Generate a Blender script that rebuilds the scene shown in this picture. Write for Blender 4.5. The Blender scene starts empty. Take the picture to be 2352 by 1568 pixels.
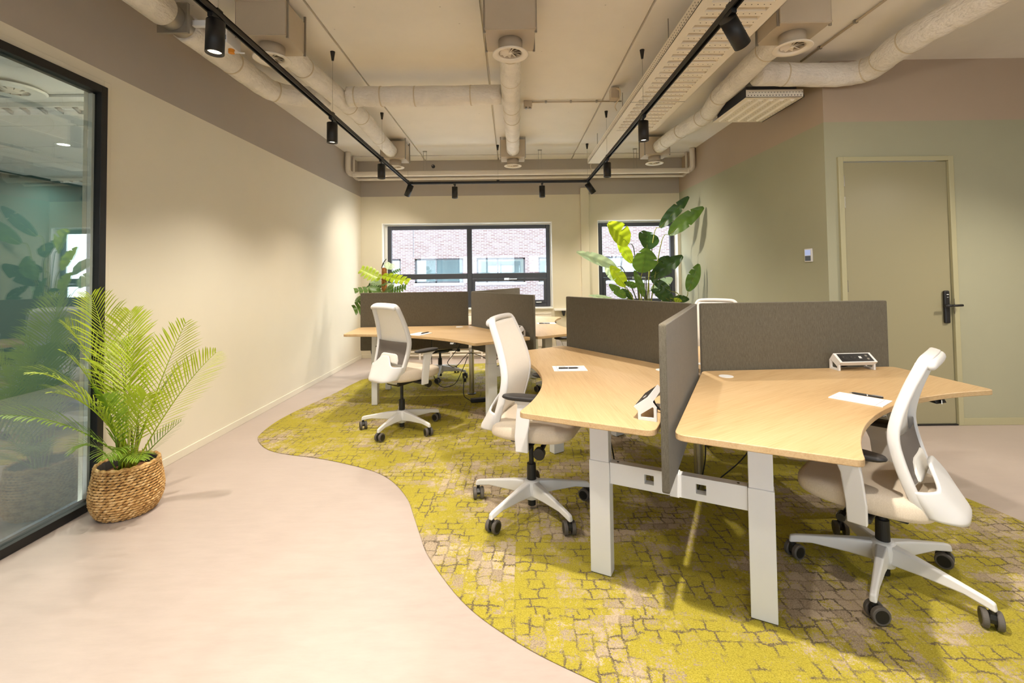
import bpy, bmesh, math, random
from mathutils import Vector, Matrix
random.seed(7)
PI = math.pi
SC = bpy.context.scene
COL = SC.collection

# ------------------------------------------------------------------ camera
F_PX, CY_PX = 1062.4543, 594.9154
PITCH, ROLL, YAW, CAM_H = 0.0301, 0.0126, 0.0024, 1.3729
fw = Vector((0, math.cos(PITCH), math.sin(PITCH)))
up = Vector((0, -math.sin(PITCH), math.cos(PITCH)))
rt = Vector((1, 0, 0))
r2 = math.cos(ROLL) * rt - math.sin(ROLL) * up
u2 = math.sin(ROLL) * rt + math.cos(ROLL) * up
RZ = Matrix.Rotation(-YAW, 3, 'Z')
r2, u2, f2 = RZ @ r2, RZ @ u2, RZ @ fw
cam_d = bpy.data.cameras.new('camera')
cam = bpy.data.objects.new('camera', cam_d)
COL.objects.link(cam)
cam_d.sensor_fit = 'HORIZONTAL'
cam_d.sensor_width = 36
cam_d.lens = F_PX * 36 / 2352
cam_d.shift_y = -(784 - CY_PX) / 2352
cam_d.clip_start = 0.02
M = Matrix((r2, u2, -f2)).transposed().to_4x4()
M.translation = (0, 0, CAM_H)
cam.matrix_world = M
SC.camera = cam

# ------------------------------------------------------------------ world, exposure
SKY_STRENGTH = 6.5
SKY_COLOR = (0.82, 0.92, 1.0)
SPOT_W = 88.0
SPOT_COLOR = (1.0, 0.905, 0.785)
w = bpy.data.worlds.new('sky')
SC.world = w
w.use_nodes = True
bg = w.node_tree.nodes['Background']
bg.inputs[0].default_value = (*SKY_COLOR, 1)
bg.inputs[1].default_value = SKY_STRENGTH
vs = SC.view_settings
vs.view_transform = 'Standard'
vs.look = 'None'
vs.exposure = 0.50
vs.gamma = 1
vs.use_curve_mapping = False
cy = SC.cycles
cy.max_bounces = 10
cy.diffuse_bounces = 6
cy.glossy_bounces = 4
cy.transparent_max_bounces = 16
cy.sample_clamp_indirect = 6
cy.caustics_reflective = False
cy.caustics_refractive = False




def portal(x, y, z, sx, sz, rot):
    ld = bpy.data.lights.new('daylight_portal', 'AREA')
    ld.shape = 'RECTANGLE'
    ld.size, ld.size_y = sx, sz
    ld.cycles.is_portal = True
    lo = bpy.data.objects.new('daylight_portal', ld)
    COL.objects.link(lo)
    lo.location = (x, y, z)
    lo.rotation_euler = rot
    return lo


portal(1.5, -3.62, 1.5, 7.4, 1.3, (math.pi / 2, 0, 0))
portal(-.72, 7.98, 1.5, 2.83, 1.45, (-math.pi / 2, 0, 0))
portal(-4.1, 7.8, 1.55, 2.2, 1.5, (-math.pi / 2, 0, 0))
portal(2.115, 7.98, 1.5, 1.34, 1.45, (-math.pi / 2, 0, 0))


# ------------------------------------------------------------------ mesh builder
class MB:
    def __init__(s):
        s.v, s.f = [], []

    def add(s, vs_, fs):
        o = len(s.v)
        s.v += [tuple(p) for p in vs_]
        s.f += [tuple(i + o for i in q) for q in fs]
        return s

    def hexa(s, p):  # 8 points, bottom loop then top loop
        return s.add(p, [(3, 2, 1, 0), (4, 5, 6, 7), (0, 1, 5, 4), (1, 2, 6, 5), (2, 3, 7, 6), (3, 0, 4, 7)])

    def box(s, c, d, rz=0.0, m=None):
        x, y, z = d[0] / 2, d[1] / 2, d[2] / 2
        ps = [(-x, -y, -z), (x, -y, -z), (x, y, -z), (-x, y, -z), (-x, -y, z), (x, -y, z), (x, y, z), (-x, y, z)]
        R = m if m is not None else Matrix.Rotation(rz, 3, 'Z')
        return s.hexa([R @ Vector(p) + Vector(c) for p in ps])

    def bx(s, x0, x1, y0, y1, z0, z1):
        return s.box(((x0 + x1) / 2, (y0 + y1) / 2, (z0 + z1) / 2), (abs(x1 - x0), abs(y1 - y0), abs(z1 - z0)))

    def prism(s, poly, z0, z1):
        n = len(poly)
        vs_ = [(x, y, z0) for x, y in poly] + [(x, y, z1) for x, y in poly]
        fs = [tuple(range(n - 1, -1, -1)), tuple(range(n, 2 * n))]
        fs += [(i, (i + 1) % n, n + (i + 1) % n, n + i) for i in range(n)]
        return s.add(vs_, fs)

    def prism_dir(s, poly3, d):
        n = len(poly3)
        d = Vector(d)
        vs_ = [Vector(p) for p in poly3] + [Vector(p) + d for p in poly3]
        fs = [tuple(range(n - 1, -1, -1)), tuple(range(n, 2 * n))]
        fs += [(i, (i + 1) % n, n + (i + 1) % n, n + i) for i in range(n)]
        return s.add(vs_, fs)

    def cyl(s, p0, p1, r0, r1=None, n=16, cap=True):
        r1 = r0 if r1 is None else r1
        p0, p1 = Vector(p0), Vector(p1)
        d = (p1 - p0).normalized()
        a = d.orthogonal().normalized()
        b = d.cross(a)
        vs_ = [p0 + (a * math.cos(2 * PI * i / n) + b * math.sin(2 * PI * i / n)) * r0 for i in range(n)]
        vs_ += [p1 + (a * math.cos(2 * PI * i / n) + b * math.sin(2 * PI * i / n)) * r1 for i in range(n)]
        fs = [(i, (i + 1) % n, n + (i + 1) % n, n + i) for i in range(n)]
        if cap:
            fs += [tuple(range(n - 1, -1, -1)), tuple(range(n, 2 * n))]
        return s.add(vs_, fs)

    def frames(s, path, upv=None):
        P = [Vector(p) for p in path]
        n = len(P)
        T = []
        for i in range(n):
            a, b = P[max(0, i - 1)], P[min(n - 1, i + 1)]
            T.append((b - a).normalized() if (b - a).length > 1e-9 else Vector((0, 0, 1)))
        A = Vector(upv) if upv is not None else T[0].orthogonal()
        out = []
        for t in T:
            A = (A - t * A.dot(t))
            if A.length < 1e-6:
                A = t.orthogonal()
            A.normalize()
            out.append((A.copy(), t.cross(A)))
        return P, out

    def sweep(s, path, sec, upv=None, scale=None, cap=True):
        P, fr = s.frames(path, upv)
        m = len(sec)
        vs_ = []
        for i, (p, (a, b)) in enumerate(zip(P, fr)):
            k = 1 if scale is None else scale[i]
            vs_ += [p + a * (u * k) + b * (v * k) for u, v in sec]
        fs = []
        for i in range(len(P) - 1):
            for j in range(m):
                fs.append((i * m + j, i * m + (j + 1) % m, (i + 1) * m + (j + 1) % m, (i + 1) * m + j))
        if cap:
            fs += [tuple(range(m - 1, -1, -1)), tuple(range((len(P) - 1) * m, len(P) * m))]
        return s.add(vs_, fs)

    def tube(s, path, r, n=8, cap=True, scale=None):
        return s.sweep(path, [(r * math.cos(2 * PI * i / n), r * math.sin(2 * PI * i / n)) for i in range(n)], None, scale, cap)

    def lathe(s, prof, n=24, c=(0, 0, 0), sx=1.0, sy=1.0):
        vs_, fs = [], []
        for r, z in prof:
            for i in range(n):
                a = 2 * PI * i / n
                vs_.append((c[0] + r * sx * math.cos(a), c[1] + r * sy * math.sin(a), c[2] + z))
        for k in range(len(prof) - 1):
            for i in range(n):
                fs.append((k * n + i, k * n + (i + 1) % n, (k + 1) * n + (i + 1) % n, (k + 1) * n + i))
        if prof[0][0] > 1e-6:
            fs.append(tuple(range(n - 1, -1, -1)))
        if prof[-1][0] > 1e-6:
            fs.append(tuple(range((len(prof) - 1) * n, len(prof) * n)))
        return s.add(vs_, fs)

    def ring(s, prof, n=24, c=(0, 0, 0)):
        """closed profile revolved about z (torus-like)"""
        m = len(prof)
        vs_, fs = [], []
        for r, z in prof:
            for i in range(n):
                a = 2 * PI * i / n
                vs_.append((c[0] + r * math.cos(a), c[1] + r * math.sin(a), c[2] + z))
        for k in range(m):
            for i in range(n):
                fs.append((k * n + i, k * n + (i + 1) % n, ((k + 1) % m) * n + (i + 1) % n, ((k + 1) % m) * n + i))
        return s.add(vs_, fs)

    def grid(s, fn, nu, nv, wrap=False):
        vs_ = [fn(i / nu, j / nv) for j in range(nv + 1) for i in range(nu + 1)]
        fs = [(j * (nu + 1) + i, j * (nu + 1) + i + 1, (j + 1) * (nu + 1) + i + 1, (j + 1) * (nu + 1) + i) for j in range(nv) for i in range(nu)]
        return s.add(vs_, fs)

    def loft(s, rings, cap=True):
        m = len(rings[0])
        vs_ = [p for r in rings for p in r]
        fs = [(k * m + i, k * m + (i + 1) % m, (k + 1) * m + (i + 1) % m, (k + 1) * m + i) for k in range(len(rings) - 1) for i in range(m)]
        if cap:
            fs += [tuple(range(m - 1, -1, -1)), tuple(range((len(rings) - 1) * m, len(rings) * m))]
        return s.add(vs_, fs)

    def mesh(s, name, smooth=False):
        me = bpy.data.meshes.new(name)
        me.from_pydata(s.v, [], s.f)
        me.validate()
        bm = bmesh.new()
        bm.from_mesh(me)
        bmesh.ops.recalc_face_normals(bm, faces=bm.faces)
        bm.to_mesh(me)
        bm.free()
        if smooth:
            me.polygons.foreach_set('use_smooth', [True] * len(me.polygons))
        return me


def cat(pts, n=8, closed=False):
    P = [Vector(p) for p in pts]
    N = len(P)
    out = []
    segs = N if closed else N - 1
    for i in range(segs):
        if closed:
            a, b, c, d = P[i - 1], P[i], P[(i + 1) % N], P[(i + 2) % N]
        else:
            a, b, c, d = P[max(0, i - 1)], P[i], P[i + 1], P[min(N - 1, i + 2)]
        for k in range(n):
            t = k / n
            out.append(0.5 * ((2 * b) + (c - a) * t + (2 * a - 5 * b + 4 * c - d) * t * t + (3 * b - a - 3 * c + d) * t ** 3))
    if not closed:
        out.append(P[-1])
    return out


def round_poly(pts, radii, n=6):
    out = []
    N = len(pts)
    for i in range(N):
        p, a, b = Vector(pts[i]), Vector(pts[i - 1]), Vector(pts[(i + 1) % N])
        r = radii[i] if not isinstance(radii, (int, float)) else radii
        if r <= 0:
            out.append(tuple(p))
            continue
        u, v = (a - p).normalized(), (b - p).normalized()
        ang = u.angle(v)
        if ang > 3.1:
            out.append(tuple(p))
            continue
        d = min(r / math.tan(ang / 2), (a - p).length * .49, (b - p).length * .49)
        s0, s1 = p + u * d, p + v * d
        for k in range(n + 1):
            t = k / n
            out.append(tuple((1 - t) ** 2 * s0 + 2 * t * (1 - t) * p + t * t * s1))
    return out


def obj(name, mb, mat, parent=None, smooth=False, bevel=0.0, bseg=2, loc=None, rot=None, solid=0.0, subsurf=0, angle=35):
    me = mb if isinstance(mb, bpy.types.Mesh) else mb.mesh(name, smooth or bevel > 0)
    o = bpy.data.objects.new(name, me)
    COL.objects.link(o)
    if mat is not None and len(me.materials) == 0:
        me.materials.append(mat)
    if solid:
        m = o.modifiers.new('solid', 'SOLIDIFY')
        m.thickness = solid
        m.offset = 0
    if subsurf:
        m = o.modifiers.new('sub', 'SUBSURF')
        m.levels = m.render_levels = subsurf
    if bevel > 0:
        m = o.modifiers.new('bevel', 'BEVEL')
        m.width = bevel
        m.segments = bseg
        m.limit_method = 'ANGLE'
        m.angle_limit = math.radians(angle)
        m.harden_normals = True
    if loc is not None:
        o.location = loc
    if rot is not None:
        o.rotation_euler = rot
    if parent is not None:
        o.parent = parent
    return o


def tag(o, label=None, cat_=None, group=None, kind=None):
    if label:
        o['label'] = label
    if cat_:
        o['category'] = cat_
    if group:
        o['group'] = group
    if kind:
        o['kind'] = kind
    return o


def thing(name, label, cat_, loc=(0, 0, 0), rz=0.0, group=None):
    o = bpy.data.objects.new(name, None)
    o.empty_display_size = 0.05
    COL.objects.link(o)
    o.location = loc
    o.rotation_euler = (0, 0, rz)
    return tag(o, label, cat_, group)


def struct(name, mb, mat, parent=None, **k):
    o = obj(name, mb, mat, parent, **k)
    if parent is None:
        o['kind'] = 'structure'
    return o


def copy_tree(o, parent=None):
    c = o.copy()
    COL.objects.link(c)
    if parent is not None:
        c.parent = parent
    for ch in list(o.children):
        copy_tree(ch, c)
    return c


# ------------------------------------------------------------------ materials
def lin(c):
    return tuple((x / 255 / 12.92) if x / 255 <= .04045 else ((x / 255 + .055) / 1.055) ** 2.4 for x in c)


class Mat:
    def __init__(s, name, color=(200, 200, 200), rough=.6, metal=0.0, spec=.5):
        s.m = bpy.data.materials.new(name)
        s.m.use_nodes = True
        s.nt = s.m.node_tree
        s.b = s.nt.nodes['Principled BSDF']
        s.b.inputs['Base Color'].default_value = (*lin(color), 1)
        s.b.inputs['Roughness'].default_value = rough
        s.b.inputs['Metallic'].default_value = metal
        s.b.inputs['Specular IOR Level'].default_value = spec
        s.base = lin(color)

    def n(s, t, **k):
        nd = s.nt.nodes.new(t)
        for a, b in k.items():
            setattr(nd, a, b)
        return nd

    def l(s, a, b):
        s.nt.links.new(a, b)

    def coord(s, scale=(1, 1, 1), which='Object', rot=(0, 0, 0)):
        tc = s.n('ShaderNodeTexCoord')
        mp = s.n('ShaderNodeMapping')
        mp.inputs['Scale'].default_value = scale
        mp.inputs['Rotation'].default_value = rot
        if which == 'World':
            g = s.n('ShaderNodeNewGeometry')
            s.l(g.outputs['Position'], mp.inputs['Vector'])
        else:
            s.l(tc.outputs[which], mp.inputs['Vector'])
        return mp.outputs['Vector']

    def noise(s, vec, scale=5, detail=4, rough=.55):
        nd = s.n('ShaderNodeTexNoise')
        nd.inputs['Scale'].default_value = scale
        nd.inputs['Detail'].default_value = detail
        nd.inputs['Roughness'].default_value = rough
        s.l(vec, nd.inputs['Vector'])
        return nd.outputs['Fac']

    def ramp(s, fac, stops, interp='LINEAR'):
        nd = s.n('ShaderNodeValToRGB')
        cr = nd.color_ramp
        cr.interpolation = interp
        while len(cr.elements) < len(stops):
            cr.elements.new(.5)
        for e, (p, c) in zip(cr.elements, stops):
            e.position = p
            e.color = (*c, 1) if len(c) == 3 else c
        s.l(fac, nd.inputs['Fac'])
        return nd.outputs['Color']

    def mix(s, a, b, fac, mode='MIX'):
        nd = s.n('ShaderNodeMix', data_type='RGBA', blend_type=mode)
        for sock, v in ((nd.inputs[0], fac), (nd.inputs[6], a), (nd.inputs[7], b)):
            if isinstance(v, (int, float)):
                sock.default_value = v
            elif isinstance(v, tuple):
                sock.default_value = (*v, 1) if len(v) == 3 else v
            else:
                s.l(v, sock)
        return nd.outputs[2]

    def math(s, op, a, b=None, clamp=False):
        nd = s.n('ShaderNodeMath', operation=op, use_clamp=clamp)
        for i, v in enumerate((a, b)):
            if v is None:
                continue
            if isinstance(v, (int, float)):
                nd.inputs[i].default_value = v
            else:
                s.l(v, nd.inputs[i])
        return nd.outputs[0]

    def color(s, c):
        s.l(c, s.b.inputs['Base Color'])
        return s

    def bump(s, h, strength=.2, dist=.01):
        nd = s.n('ShaderNodeBump')
        nd.inputs['Strength'].default_value = strength
        nd.inputs['Distance'].default_value = dist
        s.l(h, nd.inputs['Height'])
        s.l(nd.outputs[0], s.b.inputs['Normal'])
        return s


def sc(c, k):
    return tuple(min(1, x * k) for x in c)


def plain(name, color, rough=.6, metal=0.0, var=.06, scale=6, bump=0.0, bscale=120, spec=.5):
    m = Mat(name, color, rough, metal, spec)
    v = m.coord(which='World')
    f = m.noise(v, scale, 4)
    m.color(m.ramp(f, [(.3, sc(m.base, 1 - var)), (.7, sc(m.base, 1 + var))]))
    if bump:
        m.bump(m.noise(v, bscale, 3), bump, .004)
    return m.m


def wall_paint(name, color):
    m = Mat(name, color, .75, 0, .3)
    v = m.coord(which='World')
    f = m.noise(v, 1.3, 3)
    m.color(m.ramp(f, [(.3, sc(m.base, .975)), (.7, sc(m.base, 1.02))]))
    v2 = m.coord((260, 260, 60), 'World')
    m.bump(m.noise(v2, 1, 2), .12, .002)
    return m.m


MAT = {}
MAT['wall_cream'] = wall_paint('cream wall paint', (224, 217, 198))
MAT['wall_taupe'] = wall_paint('taupe band paint', (173, 164, 153))
MAT['wall_taupe_light'] = wall_paint('light taupe band paint', (172, 154, 134))
MAT['wall_beige'] = wall_paint('beige wall paint', (216, 207, 183))
MAT['wall_sage'] = wall_paint('sage wall paint', (160, 158, 133))
MAT['wall_teal'] = wall_paint('teal wall paint', (50, 76, 72))
MAT['white_paint'] = plain('white paint', (236, 234, 226), .5, var=.01)
MAT['sage_door'] = Mat('sage door lacquer', (150, 143, 113), .36, 0, .5).m
MAT['sage_trim'] = plain('sage trim lacquer', (170, 164, 130), .4, var=.01)
MAT['frame_black'] = plain('black powder coat', (24, 23, 22), .45, var=.05)
MAT['frame_grey'] = plain('anthracite window frame', (58, 60, 66), .45, var=.03)
MAT['black_plastic'] = plain('black plastic', (22, 21, 21), .45, var=.08)
MAT['arm_black'] = plain('soft black arm pad', (38, 35, 34), .5, var=.05)
MAT['lamp_black'] = plain('matte black lamp metal', (22, 20, 19), .5, var=.05)
MAT['rubber_grey'] = plain('grey rubber tread', (88, 82, 76), .6, var=.06)
MAT['white_plastic'] = plain('white chair plastic', (220, 218, 216), .42, var=.01)
MAT['white_metal'] = plain('white powder coated steel', (216, 216, 216), .4, var=.01)
MAT['chrome'] = Mat('brushed steel', (190, 188, 184), .25, 1.0).m
MAT['steel'] = Mat('galvanised steel', (165, 160, 150), .4, .9).m
MAT['paper'] = plain('white paper', (240, 238, 238), .8, var=.01)
MAT['ink'] = plain('grey ink', (90, 90, 95), .8, var=.01)
MAT['soil'] = plain('brown bark mulch', (104, 66, 36), .95, var=.35, scale=60, bump=.8, bscale=80)
MAT['vent_white'] = plain('painted vent metal', (228, 220, 206), .5, var=.02)
MAT['pipe_cream'] = plain('cream painted pipe', (222, 212, 196), .5, var=.03)
MAT['box_taupe'] = plain('painted sheet metal box', (186, 172, 150), .55, var=.03)
MAT['ceiling_panel'] = plain('white perforated steel', (236, 228, 212), .5, var=.015)
MAT['hole'] = plain('dark perforation', (30, 24, 20), .9, var=.02)
MAT['cable_black'] = plain('black cable', (20, 20, 20), .5, var=.03)
MAT['cable_cream'] = plain('cream cable', (216, 200, 170), .5, var=.03)
MAT['grey_duct_strap'] = plain('tape strap', (200, 186, 160), .6, var=.05)
MAT['orange'] = plain('orange plastic', (220, 140, 30), .5, var=.03)
MAT['red'] = plain('red plastic', (200, 40, 30), .5, var=.03)
MAT['label_white'] = plain('white label', (225, 225, 225), .6, var=.02)
MAT['label_blue'] = plain('blue grey label', (110, 125, 140), .6, var=.02)
MAT['screen_grey'] = plain('dark display', (70, 76, 92), .3, var=.02)
MAT['pot_dark'] = plain('dark planter', (70, 66, 62), .7, var=.05)
MAT['tile_white'] = plain('white ceiling tile', (226, 226, 222), .85, var=.02, bump=.1)
MAT['carpet_dark'] = plain('grey carpet', (84, 86, 86), .95, var=.15, scale=40)
MAT['facade_white'] = plain('white render', (236, 236, 236), .7, var=.02)
MAT['asphalt'] = plain('grey paving', (205, 205, 205), .9, var=.05)
MAT['curtain'] = plain('pale interior', (196, 200, 196), .9, var=.1, scale=1.5)


def m_ceiling():
    m = Mat('painted concrete ceiling', (229, 224, 214), .85, 0, .2)
    v = m.coord(which='World')
    f = m.noise(v, 1.1, 5, .6)
    c = m.ramp(f, [(.3, sc(m.base, .94)), (.7, sc(m.base, 1.04))])
    vo = m.n('ShaderNodeTexVoronoi')
    vo.inputs['Scale'].default_value = 9
    m.l(v, vo.inputs['Vector'])
    spot = m.math('LESS_THAN', vo.outputs['Distance'], .055)
    g = m.math('MULTIPLY', spot, m.math('GREATER_THAN', m.noise(v, 4, 2), .56))
    c = m.mix(c, sc(m.base, .55), m.math('MULTIPLY', g, .7))
    m.color(c)
    m.bump(m.noise(v, 22, 5, .7), .15, .006)
    return m.m


def m_floor():
    m = Mat('pale pinkish linoleum', (182, 168, 159), .38, 0, .35)
    v = m.coord(which='World')
    f1 = m.noise(v, 1.6, 5, .6)
    f2 = m.noise(m.coord((6, 22, 6), 'World'), 1, 5, .65)
    c = m.ramp(f1, [(.3, sc(m.base, .93)), (.7, sc(m.base, 1.04))])
    c2 = m.ramp(f2, [(.35, (.90, .89, .88)), (.65, (1, 1, 1))])
    m.color(m.mix(c, c2, .8, 'MULTIPLY'))
    r = m.ramp(f2, [(.3, (.32, .32, .32)), (.7, (.46, .46, .46))])
    m.l(r, m.b.inputs['Roughness'])
    return m.m


def m_carpet():
    m = Mat('lime and sand cobble carpet', (200, 180, 60), .95, 0, .15)
    base = m.coord(which='World')
    # warp
    nz = m.n('ShaderNodeTexNoise')
    nz.inputs['Scale'].default_value = 10
    nz.inputs['Detail'].default_value = 4
    m.l(base, nz.inputs['Vector'])
    vm = m.n('ShaderNodeVectorMath', operation='MULTIPLY_ADD')
    m.l(nz.outputs['Color'], vm.inputs[0])
    vm.inputs[1].default_value = (.055, .055, 0)
    m.l(base, vm.inputs[2])
    nz2 = m.n('ShaderNodeTexNoise')
    nz2.inputs['Scale'].default_value = 160
    nz2.inputs['Detail'].default_value = 2
    m.l(base, nz2.inputs['Vector'])
    vm2 = m.n('ShaderNodeVectorMath', operation='MULTIPLY_ADD')
    m.l(nz2.outputs['Color'], vm2.inputs[0])
    vm2.inputs[1].default_value = (.020, .020, 0)
    m.l(vm.outputs[0], vm2.inputs[2])
    warp = vm2.outputs[0]

    def bricks(rot, c1, c2, cm, bw, rh, mortar, off):
        mp = m.n('ShaderNodeMapping')
        mp.inputs['Rotation'].default_value = (0, 0, rot)
        mp.inputs['Location'].default_value = off
        m.l(warp, mp.inputs['Vector'])
        b = m.n('ShaderNodeTexBrick')
        b.offset = .42
        b.squash = .8
        b.squash_frequency = 3
        b.inputs['Color1'].default_value = (*c1, 1)
        b.inputs['Color2'].default_value = (*c2, 1)
        b.inputs['Mortar'].default_value = (*cm, 1)
        b.inputs['Scale'].default_value = 1
        b.inputs['Brick Width'].default_value = bw
        b.inputs['Row Height'].default_value = rh
        b.inputs['Mortar Size'].default_value = mortar
        b.inputs['Mortar Smooth'].default_value = .3
        b.inputs['Bias'].default_value = 0
        m.l(mp.outputs[0], b.inputs['Vector'])
        return b
    A = .03
    K = (0, 0, 0)
    W = (1, 1, 1)
    b1 = bricks(A, K, W, (.5, .5, .5), .074, .058, .0045, (0, 0, 0))
    b2 = bricks(A + PI / 2, K, W, (.5, .5, .5), .074, .058, .0045, (.03, .02, 0))
    # 50 cm tiles choose the direction
    ck = m.n('ShaderNodeTexChecker')
    ck.inputs['Scale'].default_value = 1.0
    mpk = m.n('ShaderNodeMapping')
    mpk.inputs['Rotation'].default_value = (0, 0, A)
    mpk.inputs['Scale'].default_value = (2, 2, 1)
    mpk.inputs['Location'].default_value = (.13, .21, .5)
    m.l(base, mpk.inputs['Vector'])
    m.l(mpk.outputs[0], ck.inputs['Vector'])
    sel = ck.outputs['Fac']
    rnd = m.mix(b1.outputs['Color'], b2.outputs['Color'], sel)
    mort = m.mix(b1.outputs['Fac'], b2.outputs['Fac'], sel)
    # lime mask: large patches + per brick random + ragged fine noise
    big = m.noise(m.coord((1, 1, 1), 'World'), 1.9, 3, .6)
    mid = m.noise(m.coord((1, 1, 1), 'World'), 7, 3, .6)
    fine = m.noise(base, 190, 2, .6)
    rag = m.noise(base, 60, 3, .7)
    # tile steps
    vt = m.n('ShaderNodeTexWhiteNoise', noise_dimensions='2D')
    sn = m.n('ShaderNodeVectorMath', operation='FLOOR')
    m.l(mpk.outputs[0], sn.inputs[0])
    m.l(sn.outputs[0], vt.inputs['Vector'])
    s_ = m.math('ADD', m.math('MULTIPLY', big, 1.7), m.math('MULTIPLY', mid, .8))
    s_ = m.math('ADD', s_, m.math('MULTIPLY', rnd, .30))
    s_ = m.math('ADD', s_, m.math('MULTIPLY', fine, 1.0))
    s_ = m.math('ADD', s_, m.math('MULTIPLY', vt.outputs['Value'], .30))
    mask = m.math('MULTIPLY', m.math('SUBTRACT', m.math('ADD', s_, m.math('MULTIPLY', m.math('SUBTRACT', rag, .5), .9)), 1.90), 26, True)
    bare = m.ramp(m.math('ADD', m.math('MULTIPLY', fine, .6), m.math('MULTIPLY', rnd, .25)),
                  [(.2, lin((136, 120, 98))), (.42, lin((184, 166, 142))), (.75, lin((202, 186, 162)))])
    joint = m.ramp(fine, [(.3, lin((78, 68, 56))), (.7, lin((120, 106, 88)))])
    jm = m.math('MULTIPLY', mort, m.math('MULTIPLY', m.math('SUBTRACT', mid, .28), 3.0, True), True)
    sand = m.mix(bare, joint, jm)
    lime = m.ramp(fine, [(.25, lin((134, 124, 42))), (.55, lin((170, 157, 56))), (.8, lin((186, 173, 84)))])
    limej = m.mix(lime, joint, m.math('MULTIPLY', m.math('MULTIPLY', mort, .9), m.math('MULTIPLY', m.math('SUBTRACT', mid, .46), 9.0, True)))
    m.color(m.mix(sand, limej, mask))
    h = m.math('ADD', m.noise(base, 420, 2), m.math('MULTIPLY', m.math('SUBTRACT', 1, mort), .6))
    m.bump(h, .5, .004)
    return m.m


def m_wood():
    m = Mat('light oak veneer', (232, 198, 146), .42, 0, .4)
    v = m.coord((30, 1.6, 30))
    n1 = m.noise(v, 1.0, 6, .65)
    v2 = m.coord((190, 5, 190))
    n2 = m.noise(v2, 1.0, 3, .6)
    v3 = m.coord((3.2, .7, 3))
    n3 = m.noise(v3, 1.0, 2, .5)
    f = m.math('ADD', m.math('MULTIPLY', n1, .34), m.math('ADD', m.math('MULTIPLY', n2, .46), m.math('MULTIPLY', n3, .2)))
    m.color(m.ramp(f, [(.34, lin((174, 141, 98))), (.5, lin((192, 162, 119))), (.66, lin((201, 174, 133)))]))
    m.bump(n2, .05, .001)
    return m.m


def m_fabric(name, c1, c2, scale=700, bump=.35):
    m = Mat(name, c1, .95, 0, .15)
    v = m.coord()
    a = m.noise(v, scale, 2, .7)
    wv = m.noise(m.coord((500, 500, 40)), 1, 2)
    f = m.math('ADD', m.math('MULTIPLY', a, .7), m.math('MULTIPLY', wv, .3))
    m.color(m.ramp(f, [(.36, lin(c1)), (.64, lin(c2))]))
    m.bump(a, bump, .002)
    m.b.inputs['Sheen Weight'].default_value = .15
    return m.m


def m_duct():
    m = Mat('cream foil duct insulation', (230, 224, 214), .55, 0, .4)
    v = m.coord(which='World')
    f = m.noise(v, 5, 5, .65)
    m.color(m.ramp(f, [(.3, sc(m.base, .86)), (.6, m.base), (.8, sc(m.base, 1.05))]))
    a = m.noise(m.coord((9, 9, 18), 'World'), 1.1, 3, .6)
    m.bump(a, .75, .04)
    return m.m


def m_leaf(name, c1, c2, trans=.25, rib=18):
    m = Mat(name, c1, .38, 0, .45)
    tc = m.coord()
    f = m.noise(tc, 9, 3)
    m.color(m.ramp(f, [(.3, lin(c1)), (.7, lin(c2))]))
    tr = m.n('ShaderNodeBsdfTranslucent')
    tr.inputs['Color'].default_value = (*sc(lin(c2), 1.25), 1)
    mx = m.n('ShaderNodeMixShader')
    mx.inputs[0].default_value = trans
    out = m.nt.nodes['Material Output']
    m.l(m.b.outputs[0], mx.inputs[1])
    m.l(tr.outputs[0], mx.inputs[2])
    m.l(mx.outputs[0], out.inputs[0])
    return m.m


def m_glass(name, ior=1.5, tint=(1, 1, 1), boost=1.0):
    m = Mat(name)
    nt = m.nt
    ge = m.n('ShaderNodeNewGeometry')
    dt = m.n('ShaderNodeVectorMath', operation='DOT_PRODUCT')
    m.l(ge.outputs['Normal'], dt.inputs[0])
    m.l(ge.outputs['Incoming'], dt.inputs[1])
    c5 = m.math('POWER', m.math('SUBTRACT', 1.0, m.math('ABSOLUTE', dt.outputs['Value']), True), 5.0)
    R0 = ((ior - 1) / (ior + 1)) ** 2
    fac = m.math('ADD', R0, m.math('MULTIPLY', c5, 1 - R0), True)
    t = m.n('ShaderNodeBsdfTransparent')
    t.inputs[0].default_value = (*tint, 1)
    g = m.n('ShaderNodeBsdfGlossy')
    g.inputs['Roughness'].default_value = 0.0
    g.inputs[0].default_value = (boost, boost, boost, 1)
    mx = m.n('ShaderNodeMixShader')
    m.l(fac, mx.inputs[0])
    m.l(t.outputs[0], mx.inputs[1])
    m.l(g.outputs[0], mx.inputs[2])
    m.l(mx.outputs[0], nt.nodes['Material Output'].inputs[0])
    nt.nodes.remove(m.b)
    return m.m


def m_mesh(name, color, alpha):
    m = Mat(name, color, .8, 0, .2)
    t = m.n('ShaderNodeBsdfTransparent')
    v = m.coord((1, 420, 1))
    wv = m.n('ShaderNodeTexWave')
    wv.inputs['Scale'].default_value = .16
    m.l(v, wv.inputs['Vector'])
    mx = m.n('ShaderNodeMixShader')
    f = m.math('ADD', alpha - .1, m.math('MULTIPLY', wv.outputs['Fac'], .2))
    m.l(f, mx.inputs[0])
    m.l(t.outputs[0], mx.inputs[1])
    m.l(m.b.outputs[0], mx.inputs[2])
    m.l(mx.outputs[0], m.nt.nodes['Material Output'].inputs[0])
    return m.m


def m_emit(name, color, strength):
    m = Mat(name, color)
    m.b.inputs['Emission Color'].default_value = (*lin(color), 1)
    m.b.inputs['Emission Strength'].default_value = strength
    return m.m


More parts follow.
